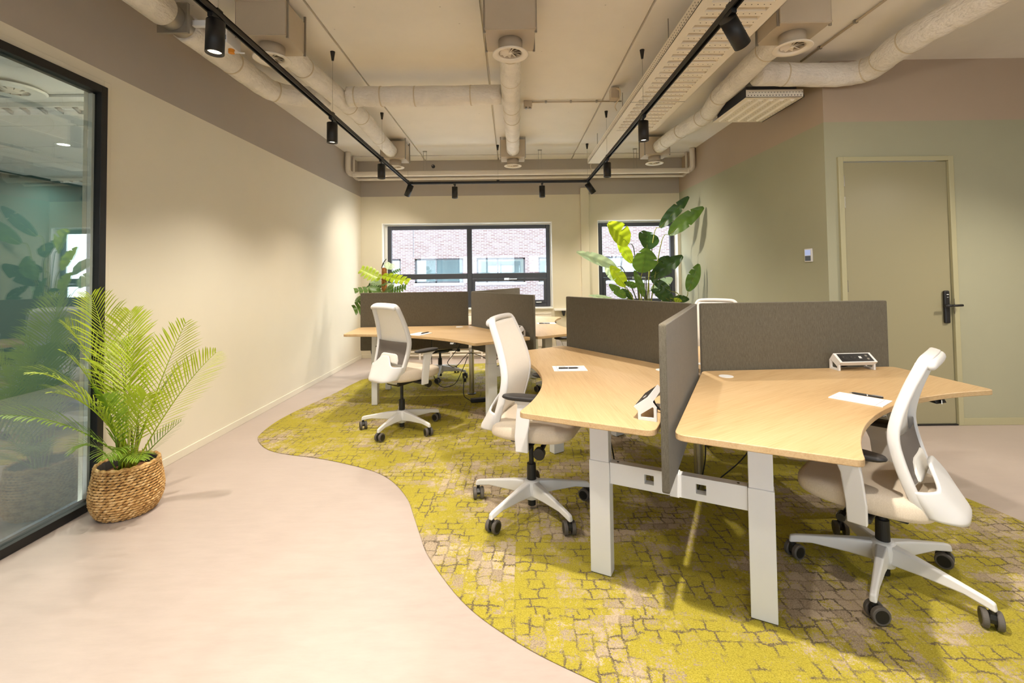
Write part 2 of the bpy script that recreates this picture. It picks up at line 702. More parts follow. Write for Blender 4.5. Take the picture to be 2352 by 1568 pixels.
def m_brick():
    m = Mat('pale red brick', (196, 176, 170), .9, 0, .2)
    tc = m.n('ShaderNodeNewGeometry')
    mp = m.n('ShaderNodeMapping')
    mp.inputs['Rotation'].default_value = (PI / 2, 0, 0)
    m.l(tc.outputs['Position'], mp.inputs['Vector'])
    b = m.n('ShaderNodeTexBrick')
    b.inputs['Color1'].default_value = (*lin((92, 70, 70)), 1)
    b.inputs['Color2'].default_value = (*lin((108, 96, 98)), 1)
    b.inputs['Mortar'].default_value = (*lin((132, 130, 132)), 1)
    b.inputs['Scale'].default_value = 1
    b.inputs['Brick Width'].default_value = .22
    b.inputs['Row Height'].default_value = .065
    b.inputs['Mortar Size'].default_value = .012
    m.l(mp.outputs[0], b.inputs['Vector'])
    m.color(b.outputs['Color'])
    return m.m


def m_basket():
    m = Mat('seagrass strands', (196, 152, 96), .8, 0, .25)
    v = m.coord()
    f = m.noise(v, 38, 4, .6)
    m.color(m.ramp(f, [(.28, lin((128, 84, 42))), (.5, lin((204, 162, 102))), (.75, lin((236, 206, 156)))]))
    m.bump(m.noise(v, 160, 3), .3, .003)
    return m.m


MAT['ceiling'] = m_ceiling()
MAT['floor'] = m_floor()
MAT['carpet'] = m_carpet()
MAT['wood'] = m_wood()
MAT['screen_fabric'] = m_fabric('grey brown heather felt', (70, 65, 54), (116, 109, 94))
MAT['seat_fabric'] = m_fabric('beige seat fabric', (202, 187, 166), (222, 209, 190), 500, .2)
MAT['back_fabric'] = m_fabric('off white back mesh', (228, 222, 212), (240, 236, 228), 500, .1)
MAT['grey_mesh'] = m_mesh('grey lumbar mesh', (112, 104, 98), .92)
MAT['duct'] = m_duct()
MAT['basket'] = m_basket()
MAT['brick'] = m_brick()
MAT['glass_window'] = m_glass('window glass', 1.45)
MAT['glass_partition'] = m_glass('partition glass', 2.1, (.90, .95, .93))
MAT['glass_facade'] = m_glass('facade glass', 1.7, (.75, .85, .88))
MAT['glow'] = m_emit('spot lens glow', (255, 236, 205), 14)
MAT['glow_soft'] = m_emit('downlight glow', (255, 250, 240), 6)
MAT['display'] = m_emit('thermostat display', (150, 165, 205), .5)
MAT['palm'] = m_leaf('areca palm leaflet', (150, 172, 34), (190, 204, 60), .35)
MAT['palm_dark'] = m_leaf('lower palm leaflet', (96, 134, 40), (140, 168, 58), .3)
MAT['leaf_dark'] = m_leaf('deep green leaf', (34, 58, 26), (58, 88, 34), .2)
MAT['leaf_mid'] = m_leaf('green leaf', (66, 96, 34), (92, 122, 44), .3)
MAT['leaf_lime'] = m_leaf('young lime leaf', (140, 170, 20), (178, 196, 40), .35)
MAT['leaf_pale'] = m_leaf('pale leaf underside', (150, 178, 140), (186, 204, 160), .3)
MAT['stem'] = m_leaf('leaf stem', (120, 130, 40), (150, 150, 60), .05)
MAT['stem_dark'] = m_leaf('dark leaf stem', (54, 58, 40), (80, 80, 52), .05)
MAT['moss'] = plain('coir moss pole', (150, 94, 44), .95, var=.4, scale=60, bump=.8, bscale=90)

# ------------------------------------------------------------------ room shell
ZC = 3.232
XL = lambda y: -2.574 + 0.0115 * y          # left wall face
XR = lambda y: 2.7684 + 0.0068 * y          # right back wall face
YB = 7.675                                   # back wall face
YD = lambda x: 4.0922 - 0.0071 * x           # door wall face
YREAR, XFAR = -3.4, 6.4
YDR = 4.072                                  # door wall corner depth
XRC = XR(YDR)
ZBL, ZBR = 2.6706, 2.6789

fl = MB().prism([(XL(-3.4) - .06, YREAR - .06), (XFAR + .06, YREAR - .06), (XFAR + .06, YD(XFAR) + .06), (XRC + .06, YDR + .06), (XR(YB) + .06, YB + .06), (XL(YB) - .06, YB + .06)], -.1, 0)
struct('floor', fl, MAT['floor'])

# ceiling: slabs between shadow joints
ceil = struct('ceiling', MB().bx(-2.8, XFAR + .1, YREAR - .1, YB + .3, ZC + .03, ZC + .2), MAT['ceiling'])
JX = [-2.75, -1.38, -.185, 1.015, 2.215, 3.415, 4.615, XFAR + .05]
gap = .008
for i in range(len(JX) - 1):
    for (y0, y1) in ((YREAR, 6.98), (6.995, 7.22), (7.235, 7.52)):
        zz = ZC if y1 < 7 else (ZC + .006 if y1 < 7.3 else ZC - .004)
        obj('ceiling_slab', MB().bx(JX[i] + gap, JX[i + 1] - gap, y0, y1, zz, zz + .05), MAT['ceiling'], ceil, bevel=.004, bseg=1)

# left wall with glazed partition opening (frame at y -1.2 .. 2.85, z 0 .. 2.55)
GY0, GY1, GZ = -1.6, 2.87, 2.565
wl = MB()


def lwall(mb, y0, y1, z0, z1, th=.12):
    a, b = XL(y0), XL(y1)
    mb.hexa([(a, y0, z0), (b, y1, z0), (b - th, y1, z0), (a - th, y0, z0), (a, y0, z1), (b, y1, z1), (b - th, y1, z1), (a - th, y0, z1)])


lwall(wl, GY1, YB, 0, ZBL)
lwall(wl, GY0, GY1, GZ, ZBL)
lwall(wl, YREAR, GY0, 0, ZBL)
wall_left = struct('wall_left', wl, MAT['wall_cream'])
wb = MB()
lwall(wb, YREAR, YB, ZBL, ZC + .04)
obj('painted_band', wb, MAT['wall_taupe'], wall_left)
# back wall with window openings
W1 = (-2.138, .690, .78, 2.222)
W2 = (1.445, 2.785, .78, 2.236)


def bwall(mb, x0, x1, z0, z1, y0=YB, y1=YB + .28):
    mb.bx(x0, x1, y0, y1, z0, z1)


wbk = MB()
XLB, XRB = XL(YB), XR(YB)
bwall(wbk, XLB - .12, W1[0], 0, ZBL)
bwall(wbk, W1[1], W2[0], 0, ZBL)
bwall(wbk, W2[1], XRB + .12, 0, ZBL)
bwall(wbk, W1[0], W1[1], 0, W1[2])
bwall(wbk, W1[0], W1[1], W1[3], ZBL)
bwall(wbk, W2[0], W2[1], 0, W2[2])
bwall(wbk, W2[0], W2[1], W2[3], ZBL)
wall_back = struct('wall_back', wbk, MAT['wall_beige'])
obj('painted_band', MB().bx(XLB - .12, XRB + .12, YB, YB + .28, ZBL, ZC + .1), MAT['wall_taupe'], wall_back)
obj('beam', MB().bx(XLB - .1, XRB + .1, 7.52, YB, 3.02, ZC + .04), MAT['wall_taupe'], wall_back)
obj('pilaster', MB().bx(1.165, 1.30, YB - .055, YB, 0, ZBL + .1), MAT['wall_beige'], wall_back, bevel=.004)
# right wall and door wall
wr = MB()


def rwall(mb, y0, y1, z0, z1, th=.12):
    a, b = XR(y0), XR(y1)
    mb.hexa([(a, y0, z0), (a + th, y0, z0), (b + th, y1, z0), (b, y1, z0), (a, y0, z1), (a + th, y0, z1), (b + th, y1, z1), (b, y1, z1)])


rwall(wr, YDR, YB, 0, ZBR)
wall_right = struct('wall_right', wr, MAT['wall_sage'])
m_ = MB()
rwall(m_, YDR, YB, ZBR, ZC + .04)
obj('painted_band', m_, MAT['wall_taupe_light'], wall_right)
DX0, DX1, DH = 2.90, 3.921, 2.362
wd = MB()


def dwall(mb, x0, x1, z0, z1, th=.12, off=0.0):
    a, b = YD(x0) + off, YD(x1) + off
    mb.hexa([(x0, a, z0), (x1, b, z0), (x1, b + th, z0), (x0, a + th, z0), (x0, a, z1), (x1, b, z1), (x1, b + th, z1), (x0, a + th, z1)])


dwall(wd, XRC + .001, DX0, 0, ZBR)
dwall(wd, DX1, XFAR + .1, 0, ZBR)
dwall(wd, DX0, DX1, DH, ZBR)
wall_door = struct('wall_door', wd, MAT['wall_sage'])
m_ = MB()
dwall(m_, XRC + .001, XFAR + .1, ZBR, ZC + .04)
obj('painted_band', m_, MAT['wall_taupe_light'], wall_door)
# walls behind the camera: rear wall with tall windows, far right wall
RW = [(-2.2, .2), (.7, 2.4), (3.2, 5.2)]
RZ0, RZ1 = .85, 2.15
m_ = MB()
xs = [XL(YREAR) - .12] + [v for p in RW for v in p] + [XFAR + .1]
for i in range(0, len(xs), 2):
    m_.bx(xs[i], xs[i + 1], YREAR - .2, YREAR, 0, ZC + .04)
for a, b in RW:
    m_.bx(a, b, YREAR - .2, YREAR, 0, RZ0)
    m_.bx(a, b, YREAR - .2, YREAR, RZ1, ZC + .04)
struct('wall_rear', m_, MAT['wall_cream'])
struct('wall_far_right', MB().bx(XFAR, XFAR + .12, YREAR - .1, YD(XFAR) + .1, 0, ZC + .04), MAT['wall_cream'])
for i, (a, b) in enumerate(RW):
    m_ = MB()
    y = YREAR - .12
    for (p, q, r, s_) in ((a, a + .06, RZ0, RZ1), (b - .06, b, RZ0, RZ1), (a, b, RZ0, RZ0 + .06), (a, b, RZ1 - .06, RZ1), ((a + b) / 2 - .03, (a + b) / 2 + .03, RZ0, RZ1), (a, b, 1.35, 1.41)):
        m_.bx(p, q, y - .03, y + .03, r, s_)
    wnd = struct('window_%d' % (3 + i), m_, MAT['frame_grey'])
    obj('pane', MB().bx(a, b, y - .005, y + .005, RZ0, RZ1), MAT['glass_window'], wnd)

# baseboards
m_ = MB()
lwall(m_, GY1 + .05, YB, 0, .062, .001)
bb = MB()
a, b = GY1 + .05, YB - .012
bb.hexa([(XL(a) + .012, a, 0), (XL(b) + .012, b, 0), (XL(b), b, 0), (XL(a), a, 0), (XL(a) + .012, a, .06), (XL(b) + .012, b, .06), (XL(b), b, .06), (XL(a), a, .06)])
struct('baseboard_left', bb, MAT['wall_cream'], bevel=.003)
struct('baseboard_back', MB().bx(XLB + .013, XRB - .013, YB - .012, YB, 0, .06), MAT['wall_beige'], bevel=.003)
bb = MB()
a, b = YDR - .012, YB - .013
bb.hexa([(XR(a) - .012, a, 0), (XR(a), a, 0), (XR(b), b, 0), (XR(b) - .012, b, 0), (XR(a) - .012, a, .06), (XR(a), a, .06), (XR(b), b, .06), (XR(b) - .012, b, .06)])
struct('baseboard_right', bb, MAT['sage_trim'], bevel=.003)
bb = MB()
dwall(bb, DX1 + .001, XFAR, 0, .062, .012, -.012)
struct('baseboard_door_wall', bb, MAT['sage_trim'], bevel=.003)

# ---- windows of the back wall
yf = YB + .14      # front face of frame
win_no = 0


def back_window(n, W, mull, tz):
    x0, x1, z0, z1 = W
    fr = MB()
    a, b, c, d = x0 + (.057 if n == 1 else .043), x1 - (.03 if n == 1 else .02), z0 + .026, z1 - .035
    t, D = .062, .07

    def bar(p, q, r, s_, y0=yf, y1=yf + D):
        fr.bx(p, q, y0, y1, r, s_)
    bar(a, a + t, c, d)
    bar(b - t, b, c, d)
    bar(a + t, b - t, d - t, d)
    bar(a + t, b - t, c, c + t)
    if mull is not None:
        bar(mull - .042, mull + .042, c + t, d - t)
    segs = [(a + t, mull - .042), (mull + .042, b - t)] if mull is not None else [(a + t, b - t)]
    for p, q in segs:
        bar(p, q, tz - .045, tz + .045)
    wnd = struct('window_%d' % n, fr, MAT['frame_grey'], bevel=.006)
    for i, (p, q) in enumerate(segs):
        obj('pane', MB().bx(p, q, yf + .03, yf + .036, tz + .045, d - t), MAT['glass_window'], wnd)
        lo = (i == len(segs) - 1)
        if lo:   # opening sash
            s2 = MB()
            e = .05
            for (u, v, r, s_) in ((p + .004, p + e, c + t, tz - .045), (q - e, q - .004, c + t, tz - .045), (p + e, q - e, c + t, c + t + e), (p + e, q - e, tz - .045 - e, tz - .045)):
                s2.bx(u, v, yf - .012, yf + .05, r + .002, s_ - .002)
            sash = obj('sash', s2, MAT['frame_grey'], wnd, bevel=.005)
            hx = (p + q) / 2 + .05
            obj('handle', MB().bx(hx - .14, hx - .05, yf - .03, yf - .0125, tz - .075, tz - .035).bx(hx - .05, hx + .08, yf - .045, yf - .03, tz - .066, tz - .046), MAT['chrome'], sash, bevel=.004)
            obj('hinge_cover', MB().bx(q - .18, q - .09, yf - .022, yf - .0125, c + t + .004, c + t + .018), MAT['label_white'], sash, bevel=.003)
            obj('pane', MB().bx(p + e, q - e, yf + .03, yf + .036, c + t + e, tz - .045 - e), MAT['glass_window'], wnd)
        else:
            obj('pane', MB().bx(p, q, yf + .03, yf + .036, c + t, tz - .045), MAT['glass_window'], wnd)
    # white reveal lining
    rv = MB()
    th = .012
    rv.bx(x0, x0 + th, YB - .006, yf + .08, z0, z1)
    rv.bx(x1 - th, x1, YB - .006, yf + .08, z0, z1)
    rv.bx(x0 + th, x1 - th, YB - .006, yf + .08, z1 - th, z1)
    rv.bx(x0 + th, x1 - th, YB - .03, yf + .08, z0, z0 + .02)
    obj('reveal_lining', rv, MAT['white_paint'], wnd)
    # outer filler around frame
    fo = MB()
    for (p, q, r, s_) in ((x0 + th, a, z0 + .02, z1 - th), (b, x1 - th, z0 + .02, z1 - th), (a, b, d, z1 - th), (a, b, z0 + .02, c)):
        fo.bx(p, q, yf + .02, yf + .06, r, s_)
    obj('filler_strip', fo, MAT['white_paint'], wnd)
    return wnd


back_window(1, W1, -.700, 1.33)
back_window(2, W2, None, 1.325)
struct('trim_1', MB().bx(W1[1] + .012, 1.15, YB - .06, YB, .745, .778), MAT['white_paint'], bevel=.003)

# ---- door
jm = MB()
y0 = YD(3.4)
jm.bx(DX0, DX0 + .045, y0 - .02, y0 + .1, 0, DH).bx(DX1 - .045, DX1, y0 - .02, y0 + .1, 0, DH).bx(DX0 + .045, DX1 - .045, y0 - .02, y0 + .1, DH - .042, DH)
door = struct('door_1', jm, MAT['sage_trim'], bevel=.004)
leaf = obj('door_leaf', MB().bx(DX0 + .0485, DX1 - .0485, y0 + .004, y0 + .046, .012, DH - .0455), MAT['sage_door'], door, bevel=.002)
obj('threshold', MB().bx(DX0 + .046, DX1 - .046, y0 - .012, y0 + .06, 0, .011), MAT['frame_black'], door)
for hz in (2.10, 1.91, 1.17):
    h = MB().cyl((DX0 + .05, y0 - .004, hz), (DX0 + .05, y0 - .004, hz + .10), .008, n=10).bx(DX0 + .05, DX0 + .065, y0 - .0005, y0 + .003, hz, hz + .10)
    obj('hinge', h, MAT['chrome'], door)
hx = 3.815
lk = obj('lock_plate', MB().bx(hx - .025, hx + .025, y0 - .022, y0 + .003, .885, 1.172), MAT['black_plastic'], door, bevel=.012, bseg=3)
lv = MB().cyl((hx, y0 - .02, 1.043), (hx, y0 - .065, 1.043), .011, n=12).tube([(hx, y0 - .062, 1.043), (hx - .02, y0 - .064, 1.043), (hx - .065, y0 - .064, 1.043)], .011, 10).tube([(hx, y0 - .062, 1.043), (hx + .03, y0 - .064, 1.043), (hx + .09, y0 - .064, 1.045)], .010, 10)
obj('lever', lv, MAT['black_plastic'], lk, smooth=True)
obj('indicator', MB().bx(hx - .008, hx + .010, y0 - .0235, y0 - .0215, 1.135, 1.141).bx(hx - .006, hx + .008, y0 - .0235, y0 - .0215, 1.112, 1.115), MAT['label_white'], lk)
obj('strike_plate', MB().bx(DX1 - .05, DX1 - .045, y0 - .024, y0 - .0195, .97, 1.10), MAT['chrome'], door)

# ---- thermostat
ty = 4.325
tx = XR(ty)
t_ = thing('thermostat', 'small white wall thermostat with a grey display beside the door corner', 'thermostat', (tx, ty, 1.505))
obj('case', MB().bx(-.016, 0, -.052, .052, -.062, .062), MAT['white_plastic'], t_, bevel=.004)
obj('display', MB().bx(-.018, -.0165, -.04, .04, -.002, .05), MAT['display'], t_)
obj('button_pad', MB().bx(-.018, -.0165, -.04, .04, -.052, -.006), MAT['screen_grey'], t_)

# ---- glazed partition in the left wall
gl = MB()
fw_ = .05


def gframe(mb, y0, y1, z0, z1, d0=.035, d1=-.05):
    a, b = XL(y0), XL(y1)
    mb.hexa([(a + d0, y0, z0), (b + d0, y1, z0), (b + d1, y1, z0), (a + d1, y0, z0), (a + d0, y0, z1), (b + d0, y1, z1), (b + d1, y1, z1), (a + d1, y0, z1)])


gframe(gl, GY1 - .048, GY1 - .003, .002, GZ - .003)
gframe(gl, GY0, GY0 + .045, .002, GZ - .003)
gframe(gl, GY0 + .045, GY1 - .048, GZ - .05, GZ - .003)
gframe(gl, GY0 + .045, GY1 - .048, .002, .05)
gpart = struct('window_6', gl, MAT['frame_black'], bevel=.003)
pn = MB()
gframe(pn, GY0 + .045, GY1 - .048, .05, GZ - .05, .006, -.006)
obj('pane', pn, MAT['glass_partition'], gpart)
tr = MB()
gframe(tr, GY1 - .0025, GY1 + .045, 0, GZ + .04, .012, -.0)
gframe(tr, GY0 - .05, GY1 - .0025, GZ - .0025, GZ + .04, .012, 0)
struct('trim_2', tr, MAT['wall_cream'], bevel=.003)
# white glazing bead strip inside the black frame
bd = MB()
gframe(bd, GY1 - .066, GY1 - .0485, .06, GZ - .06, -.006, -.03)
obj('glazing_bead', bd, MAT['white_paint'], gpart)

# ---- the meeting room behind the partition
MX = -5.85
MZ = 2.62
struct('floor_meeting_room', MB().bx(MX - .1, -2.72, -2.2, 7.7, -.1, -.002), MAT['carpet_dark'])
struct('wall_meeting_room', MB().bx(MX - .12, MX, -2.2, 7.7, 0, 2.9).bx(MX, -5.2, 7.6, 7.72, 0, 2.9).bx(-3.0, -2.71, 7.6, 7.72, 0, 2.9).bx(-5.2, -3.0, 7.6, 7.72, 0, .8).bx(-5.2, -3.0, 7.6, 7.72, 2.3, 2.9).bx(MX, -2.71, -2.3, -2.2, 0, 2.9), MAT['wall_teal'])
m_ = MB()
for (p, q, r, s_) in ((-5.2, -5.14, .8, 2.3), (-3.06, -3.0, .8, 2.3), (-5.14, -3.06, .8, .86), (-5.14, -3.06, 2.24, 2.3), (-4.13, -4.07, .86, 2.24)):
    m_.bx(p, q, 7.62, 7.68, r, s_)
wnd = struct('window_7', m_, MAT['frame_grey'])
obj('pane', MB().bx(-5.14, -3.06, 7.645, 7.655, .86, 2.24), MAT['glass_window'], wnd)
mc = struct('ceiling_meeting_room', MB().bx(MX - .1, -2.71, -2.2, 7.7, MZ + .02, MZ + .15), MAT['tile_white'])
for i in range(9):
    for j in range(5):
        yy, xx = -.2 + i * .6 + (.35 if i > 4 else 0), MX + .02 + j * .62
        obj('ceiling_tile', MB().bx(xx, xx + .612, yy, yy + .592, MZ, MZ + .018), MAT['tile_white'], mc, bevel=.003, bseg=1)
for k, (lx, ly) in enumerate(((-4.14, 4.27), (-5.3, 2.2))):
    ld = thing('recessed_downlight', ('small lit round downlight in the ceiling behind the glass', 'round downlight in the far ceiling bay behind the glass')[k], 'light', (lx, ly, MZ))
    obj('ring', MB().ring([(.045, -.004), (.065, -.004), (.065, 0), (.045, 0)], 24), MAT['white_paint'], ld)
    obj('lens', MB().cyl((0, 0, -.003), (0, 0, -.001), .045, n=24), MAT['glow_soft'], ld)
for k, (ya, yb) in enumerate(((3.24, 3.42), (5.72, 5.86))):
    lf = thing('louvre_light', ('long louvred ceiling light nearest behind the glass', 'far louvred ceiling light behind the glass')[k], 'light', (-4.2, (ya + yb) / 2, MZ - .001))
    hw_ = (yb - ya) / 2
    obj('housing', MB().bx(-1.5, 1.5, -hw_, -hw_ + .015, -.03, 0).bx(-1.5, 1.5, hw_ - .015, hw_, -.03, 0), MAT['white_paint'], lf)
    for q in range(24):
        xq = -1.44 + q * .125
        obj('louvre', MB().box((xq, 0, -.016), (.012, 2 * hw_ - .03, .026), .5), MAT['steel'], lf)
    lp = bpy.data.lights.new('louvre_lamp', 'AREA')
    lp.shape = 'RECTANGLE'
    lp.size, lp.size_y = 2.8, .12
    lp.energy = 70
    lp.color = (1, .93, .84)
    lo = bpy.data.objects.new('louvre_lamp', lp)
    COL.objects.link(lo)
    lo.parent = lf
    lo.location = (0, 0, -.035)
rv_ = thing('round_ceiling_vent', 'round white ceiling vent seen through the glass partition', 'vent', (-3.26, 3.01, MZ))
obj('plate', MB().ring([(.085, -.012), (.16, -.012), (.17, 0), (.085, 0)], 32), MAT['white_paint'], rv_, smooth=False)
obj('cone', MB().lathe([(.03, -.02), (.07, -.006), (.085, 0)], 24), MAT['vent_white'], rv_)
for q in range(10):
    a = q * PI / 5
    obj('blade', MB().box((.055 * math.cos(a), .055 * math.sin(a), -.008), (.05, .004, .012), a), MAT['steel'], rv_)

# ------------------------------------------------------------------ carpet inlay
low = [(-2.144, 3.932), (-1.973, 3.733), (-1.779, 3.619), (-1.391, 3.49), (-1.008, 3.295), (-.81, 3.119), (-.654, 2.877), (-.571, 2.672), (-.495, 2.474), (-.416, 2.286), (-.225, 1.984), (-.024, 1.784), (.201, 1.628), (.55, 1.44), (1.1, 1.22), (1.8, 1.1), (2.4, 1.3), (2.70, 1.85), (2.735, 2.4), (2.67, 2.827), (2.42, 3.3), (2.2, 3.8), (2.3, 4.6), (2.35, 5.6), (2.0, 6.5), (1.0, 7.0), (-.3, 7.1), (-1.3, 6.85), (-1.894, 6.205), (-2.0, 5.919), (-2.078, 5.338), (-2.172, 4.879), (-2.225, 4.452), (-2.20, 4.10)]
cp = cat([Vector((x, y, 0)) for x, y in low], 6, True)
carpet = tag(obj('carpet', MB().prism([(p.x, p.y) for p in cp], .0, .006), MAT['carpet'], bevel=.0035, bseg=2), 'wavy-edged lime and sand carpet with a cobblestone pattern under the desks', 'carpet')

# ------------------------------------------------------------------ outside
fy = 20.0
OX = [(-5.9, -4.77), (-4.17, -2.06), (-1.49, .61), (1.19, 3.2), (3.9, 6.0), (-8.6, -6.5)]
oz0, oz1 = .98, 2.04
fb = MB()
xs = sorted(OX)
edges = [-16] + [v for p in xs for v in p] + [14]
for i in range(0, len(edges), 2):
    fb.bx(edges[i], edges[i + 1], fy, fy + .4, -3, 6.5)
for a, b in xs:
    fb.bx(a, b, fy, fy + .4, -3, oz0)
    fb.bx(a, b, fy, fy + .4, oz1, 6.5)
facade = thing('brick_building', 'pale brick building with dark framed windows across the street outside', 'building', (0, fy, -3))
facade.location = (0, 0, 0)
obj('brick_wall', fb, MAT['brick'], facade)
obj('expansion_joint', MB().bx(-4.22, -4.20, fy - .004, fy, oz1 + .05, 6.5), MAT['frame_grey'], facade)
for a, b in xs:
    m_ = MB()
    for (p, q, r, s_) in ((a, a + .07, oz0, oz1), (b - .07, b, oz0, oz1), (a, b, oz1 - .07, oz1), (a, b, oz0, oz0 + .07), (a + (b - a) * .42, a + (b - a) * .42 + .06, oz0, oz1)):
        m_.bx(p, q, fy + .12, fy + .2, r, s_)
    wf = obj('window', m_, MAT['frame_grey'], facade)
    obj('pane', MB().bx(a + .07, b - .07, fy + .15, fy + .16, oz0 + .07, oz1 - .07), MAT['glass_facade'], wf)
    obj('sill', MB().bx(a - .03, b + .03, fy - .08, fy + .1, oz0 - .10, oz0), MAT['facade_white'], facade)
    obj('soldier_course', MB().bx(a - .03, b + .03, fy - .012, fy, oz0 - .28, oz0 - .11), MAT['brick'], facade)
    obj('room_interior', MB().bx(a - .3, b + .3, fy + 1.6, fy + 1.7, oz0 - .3, oz1 + .3), MAT['curtain'], facade)
cn = thing('entrance_canopy', 'white flat canopy below the small window outside', 'canopy', (5.2, 16.5, .2))
obj('roof', MB().bx(-2.6, 3, -1.5, 1.5, 0, .12), MAT['facade_white'], cn)
for i in range(7):
    obj('seam', MB().bx(-2.5 + i * .85, -2.47 + i * .85, -1.5, 1.5, .12, .135), MAT['steel'], cn)
obj('fascia', MB().bx(-2.65, 3.05, -1.56, -1.5, -.08, .2), MAT['facade_white'], cn)
for i in range(2):
    obj('post', MB().bx(-2.3 + i * 4.8, -2.2 + i * 4.8, -1.3, -1.2, -3.2, 0), MAT['steel'], cn)
tag(struct('ground_outside', MB().bx(-40, 40, 8.2, 40, -3.1, -3.0), MAT['asphalt']))
tag(struct('ground_outside_rear', MB().bx(-40, 40, -40, -3.7, -3.1, -3.0), MAT['asphalt']))

# ------------------------------------------------------------------ ceiling services
DZ = 3.05


def duct(label, path, r, straps, closed_ends=True):
    p = cat([Vector(q) for q in path], 6)
    # slight irregular wrap
    scl = [1 + .02 * math.sin(i * 1.7) + .015 * math.sin(i * .63 + 1) for i in range(len(p))]
    t = thing('insulated_duct', label, 'duct', path[0])
    inv = Vector(path[0])
    obj('duct_wrap', MB().tube([q - inv for q in p], r, 28, closed_ends, scl), MAT['duct'], t, smooth=True)
    for s_ in straps:
        k = min(len(p) - 2, max(1, int(s_ * (len(p) - 1))))
        d = (p[k + 1] - p[k - 1]).normalized() * .006
        obj('strap', MB().cyl(p[k] - d - inv, p[k] + d - inv, r * 1.018, n=28), MAT['grey_duct_strap'], t, smooth=False)
    return t


duct('thick insulated duct running along the left wall', [(-2.17, -3.2, DZ), (-2.17, -1.5, DZ), (-2.168, 1.0, DZ), (-2.168, 2.86, DZ)], .098, [.3, .6, .9])
duct('insulated duct elbowing from the left wall to the left branch duct', [(-2.168, 3.05, DZ), (-2.17, 3.5, DZ), (-2.165, 3.98, DZ), (-2.13, 4.17, DZ), (-2.0, 4.28, DZ), (-1.8, 4.305, DZ), (-1.705, 4.307, DZ)], .092, [.2, .5, .85])
duct('insulated duct crossing from the left branch duct to the centre duct', [(-1.512, 4.31, DZ), (-1.2, 4.312, DZ), (-.7, 4.32, DZ), (-.074, 4.30, DZ)], .092, [.12, .35, .6, .85])
duct('insulated branch duct between the two left vent boxes', [(-1.63, 3.31, DZ), (-1.657, 3.686, DZ), (-1.61, 4.25, DZ), (-1.57, 4.86, DZ), (-1.60, 5.6, DZ), (-1.613, 6.24, DZ)], .086, [.2, .5, .62, .8])
duct('insulated branch duct between the two centre vent boxes', [(.012, 3.28, DZ), (.016, 3.63, DZ), (.02, 4.3, DZ), (.031, 4.95, DZ), (.04, 5.6, DZ), (.046, 6.24, DZ)], .086, [.15, .3, .42, .52, .62, .8])
duct('kinked insulated branch duct between the two right vent boxes', [(1.97, 3.25, DZ), (1.982, 3.55, DZ), (2.015, 4.02, DZ), (2.03, 4.40, DZ), (2.12, 4.85, DZ), (2.115, 5.10, DZ), (2.06, 5.5, DZ), (2.03, 5.85, DZ), (2.016, 6.19, DZ)], .086, [.12, .38, .52, .62, .75, .9])
duct('thick insulated duct elbowing off towards the upper right corner', [(2.118, 3.90, DZ), (2.5, 3.935, DZ), (2.85, 3.945, DZ), (2.98, 3.90, DZ), (3.03, 3.78, DZ), (2.97, 3.5, DZ), (2.95, 3.2, DZ), (2.975, 2.85, DZ), (2.98, 1.5, DZ), (2.98, -1.5, DZ), (2.98, -3.2, DZ)], .098, [.08, .2, .36, .45, .55])

# flow regulator on the left duct
t = thing('flow_regulator', 'duct flow regulator with coloured labels beside the nearest spotlight', 'duct regulator', (-2.168, 2.955, DZ))
obj('casing', MB().cyl((0, -.092, 0), (0, .092, 0), .085, n=28).bx(-.10, .10, -.012, .012, -.10, .10), MAT['steel'], t, bevel=.004)
ab = obj('actuator_box', MB().bx(.20, .31, .06, .22, -.13, .02).bx(.08, .25, .055, .085, -.02, .02), MAT['label_white'], t, bevel=.004)
obj('label_strip', MB().bx(.205, .305, .0575, .0595, -.11, -.08), MAT['label_blue'], ab)
obj('warning_tab', MB().bx(.20, .235, .065, .11, -.147, -.131), MAT['red'], ab)
obj('knob', MB().cyl((.28, .16, -.13), (.28, .16, -.155), .02, n=12), MAT['orange'], ab)
obj('stick', MB().cyl((.28, .16, -.147), (.36, .18, -.147), .006, n=8), MAT['white_plastic'], ab)
t = thing('cable_junction_box', 'beige electrical box with cables above the nearest spotlight', 'junction box', (-1.70, 2.72, ZC))
obj('box_body', MB().bx(-.09, .09, -.05, .06, -.10, 0), MAT['box_taupe'], t, bevel=.006)
for k in range(3):
    obj('cable', MB().tube(cat([(-.09, -.02 + .02 * k, -.06), (-.17 - .02 * k, -.05, -.10), (-.25, -.02, -.16 + .02 * k), (-.30, .06, -.12), (-.33, .15, -.04)], 6), .006, 6), MAT['cable_cream'], t, smooth=True)


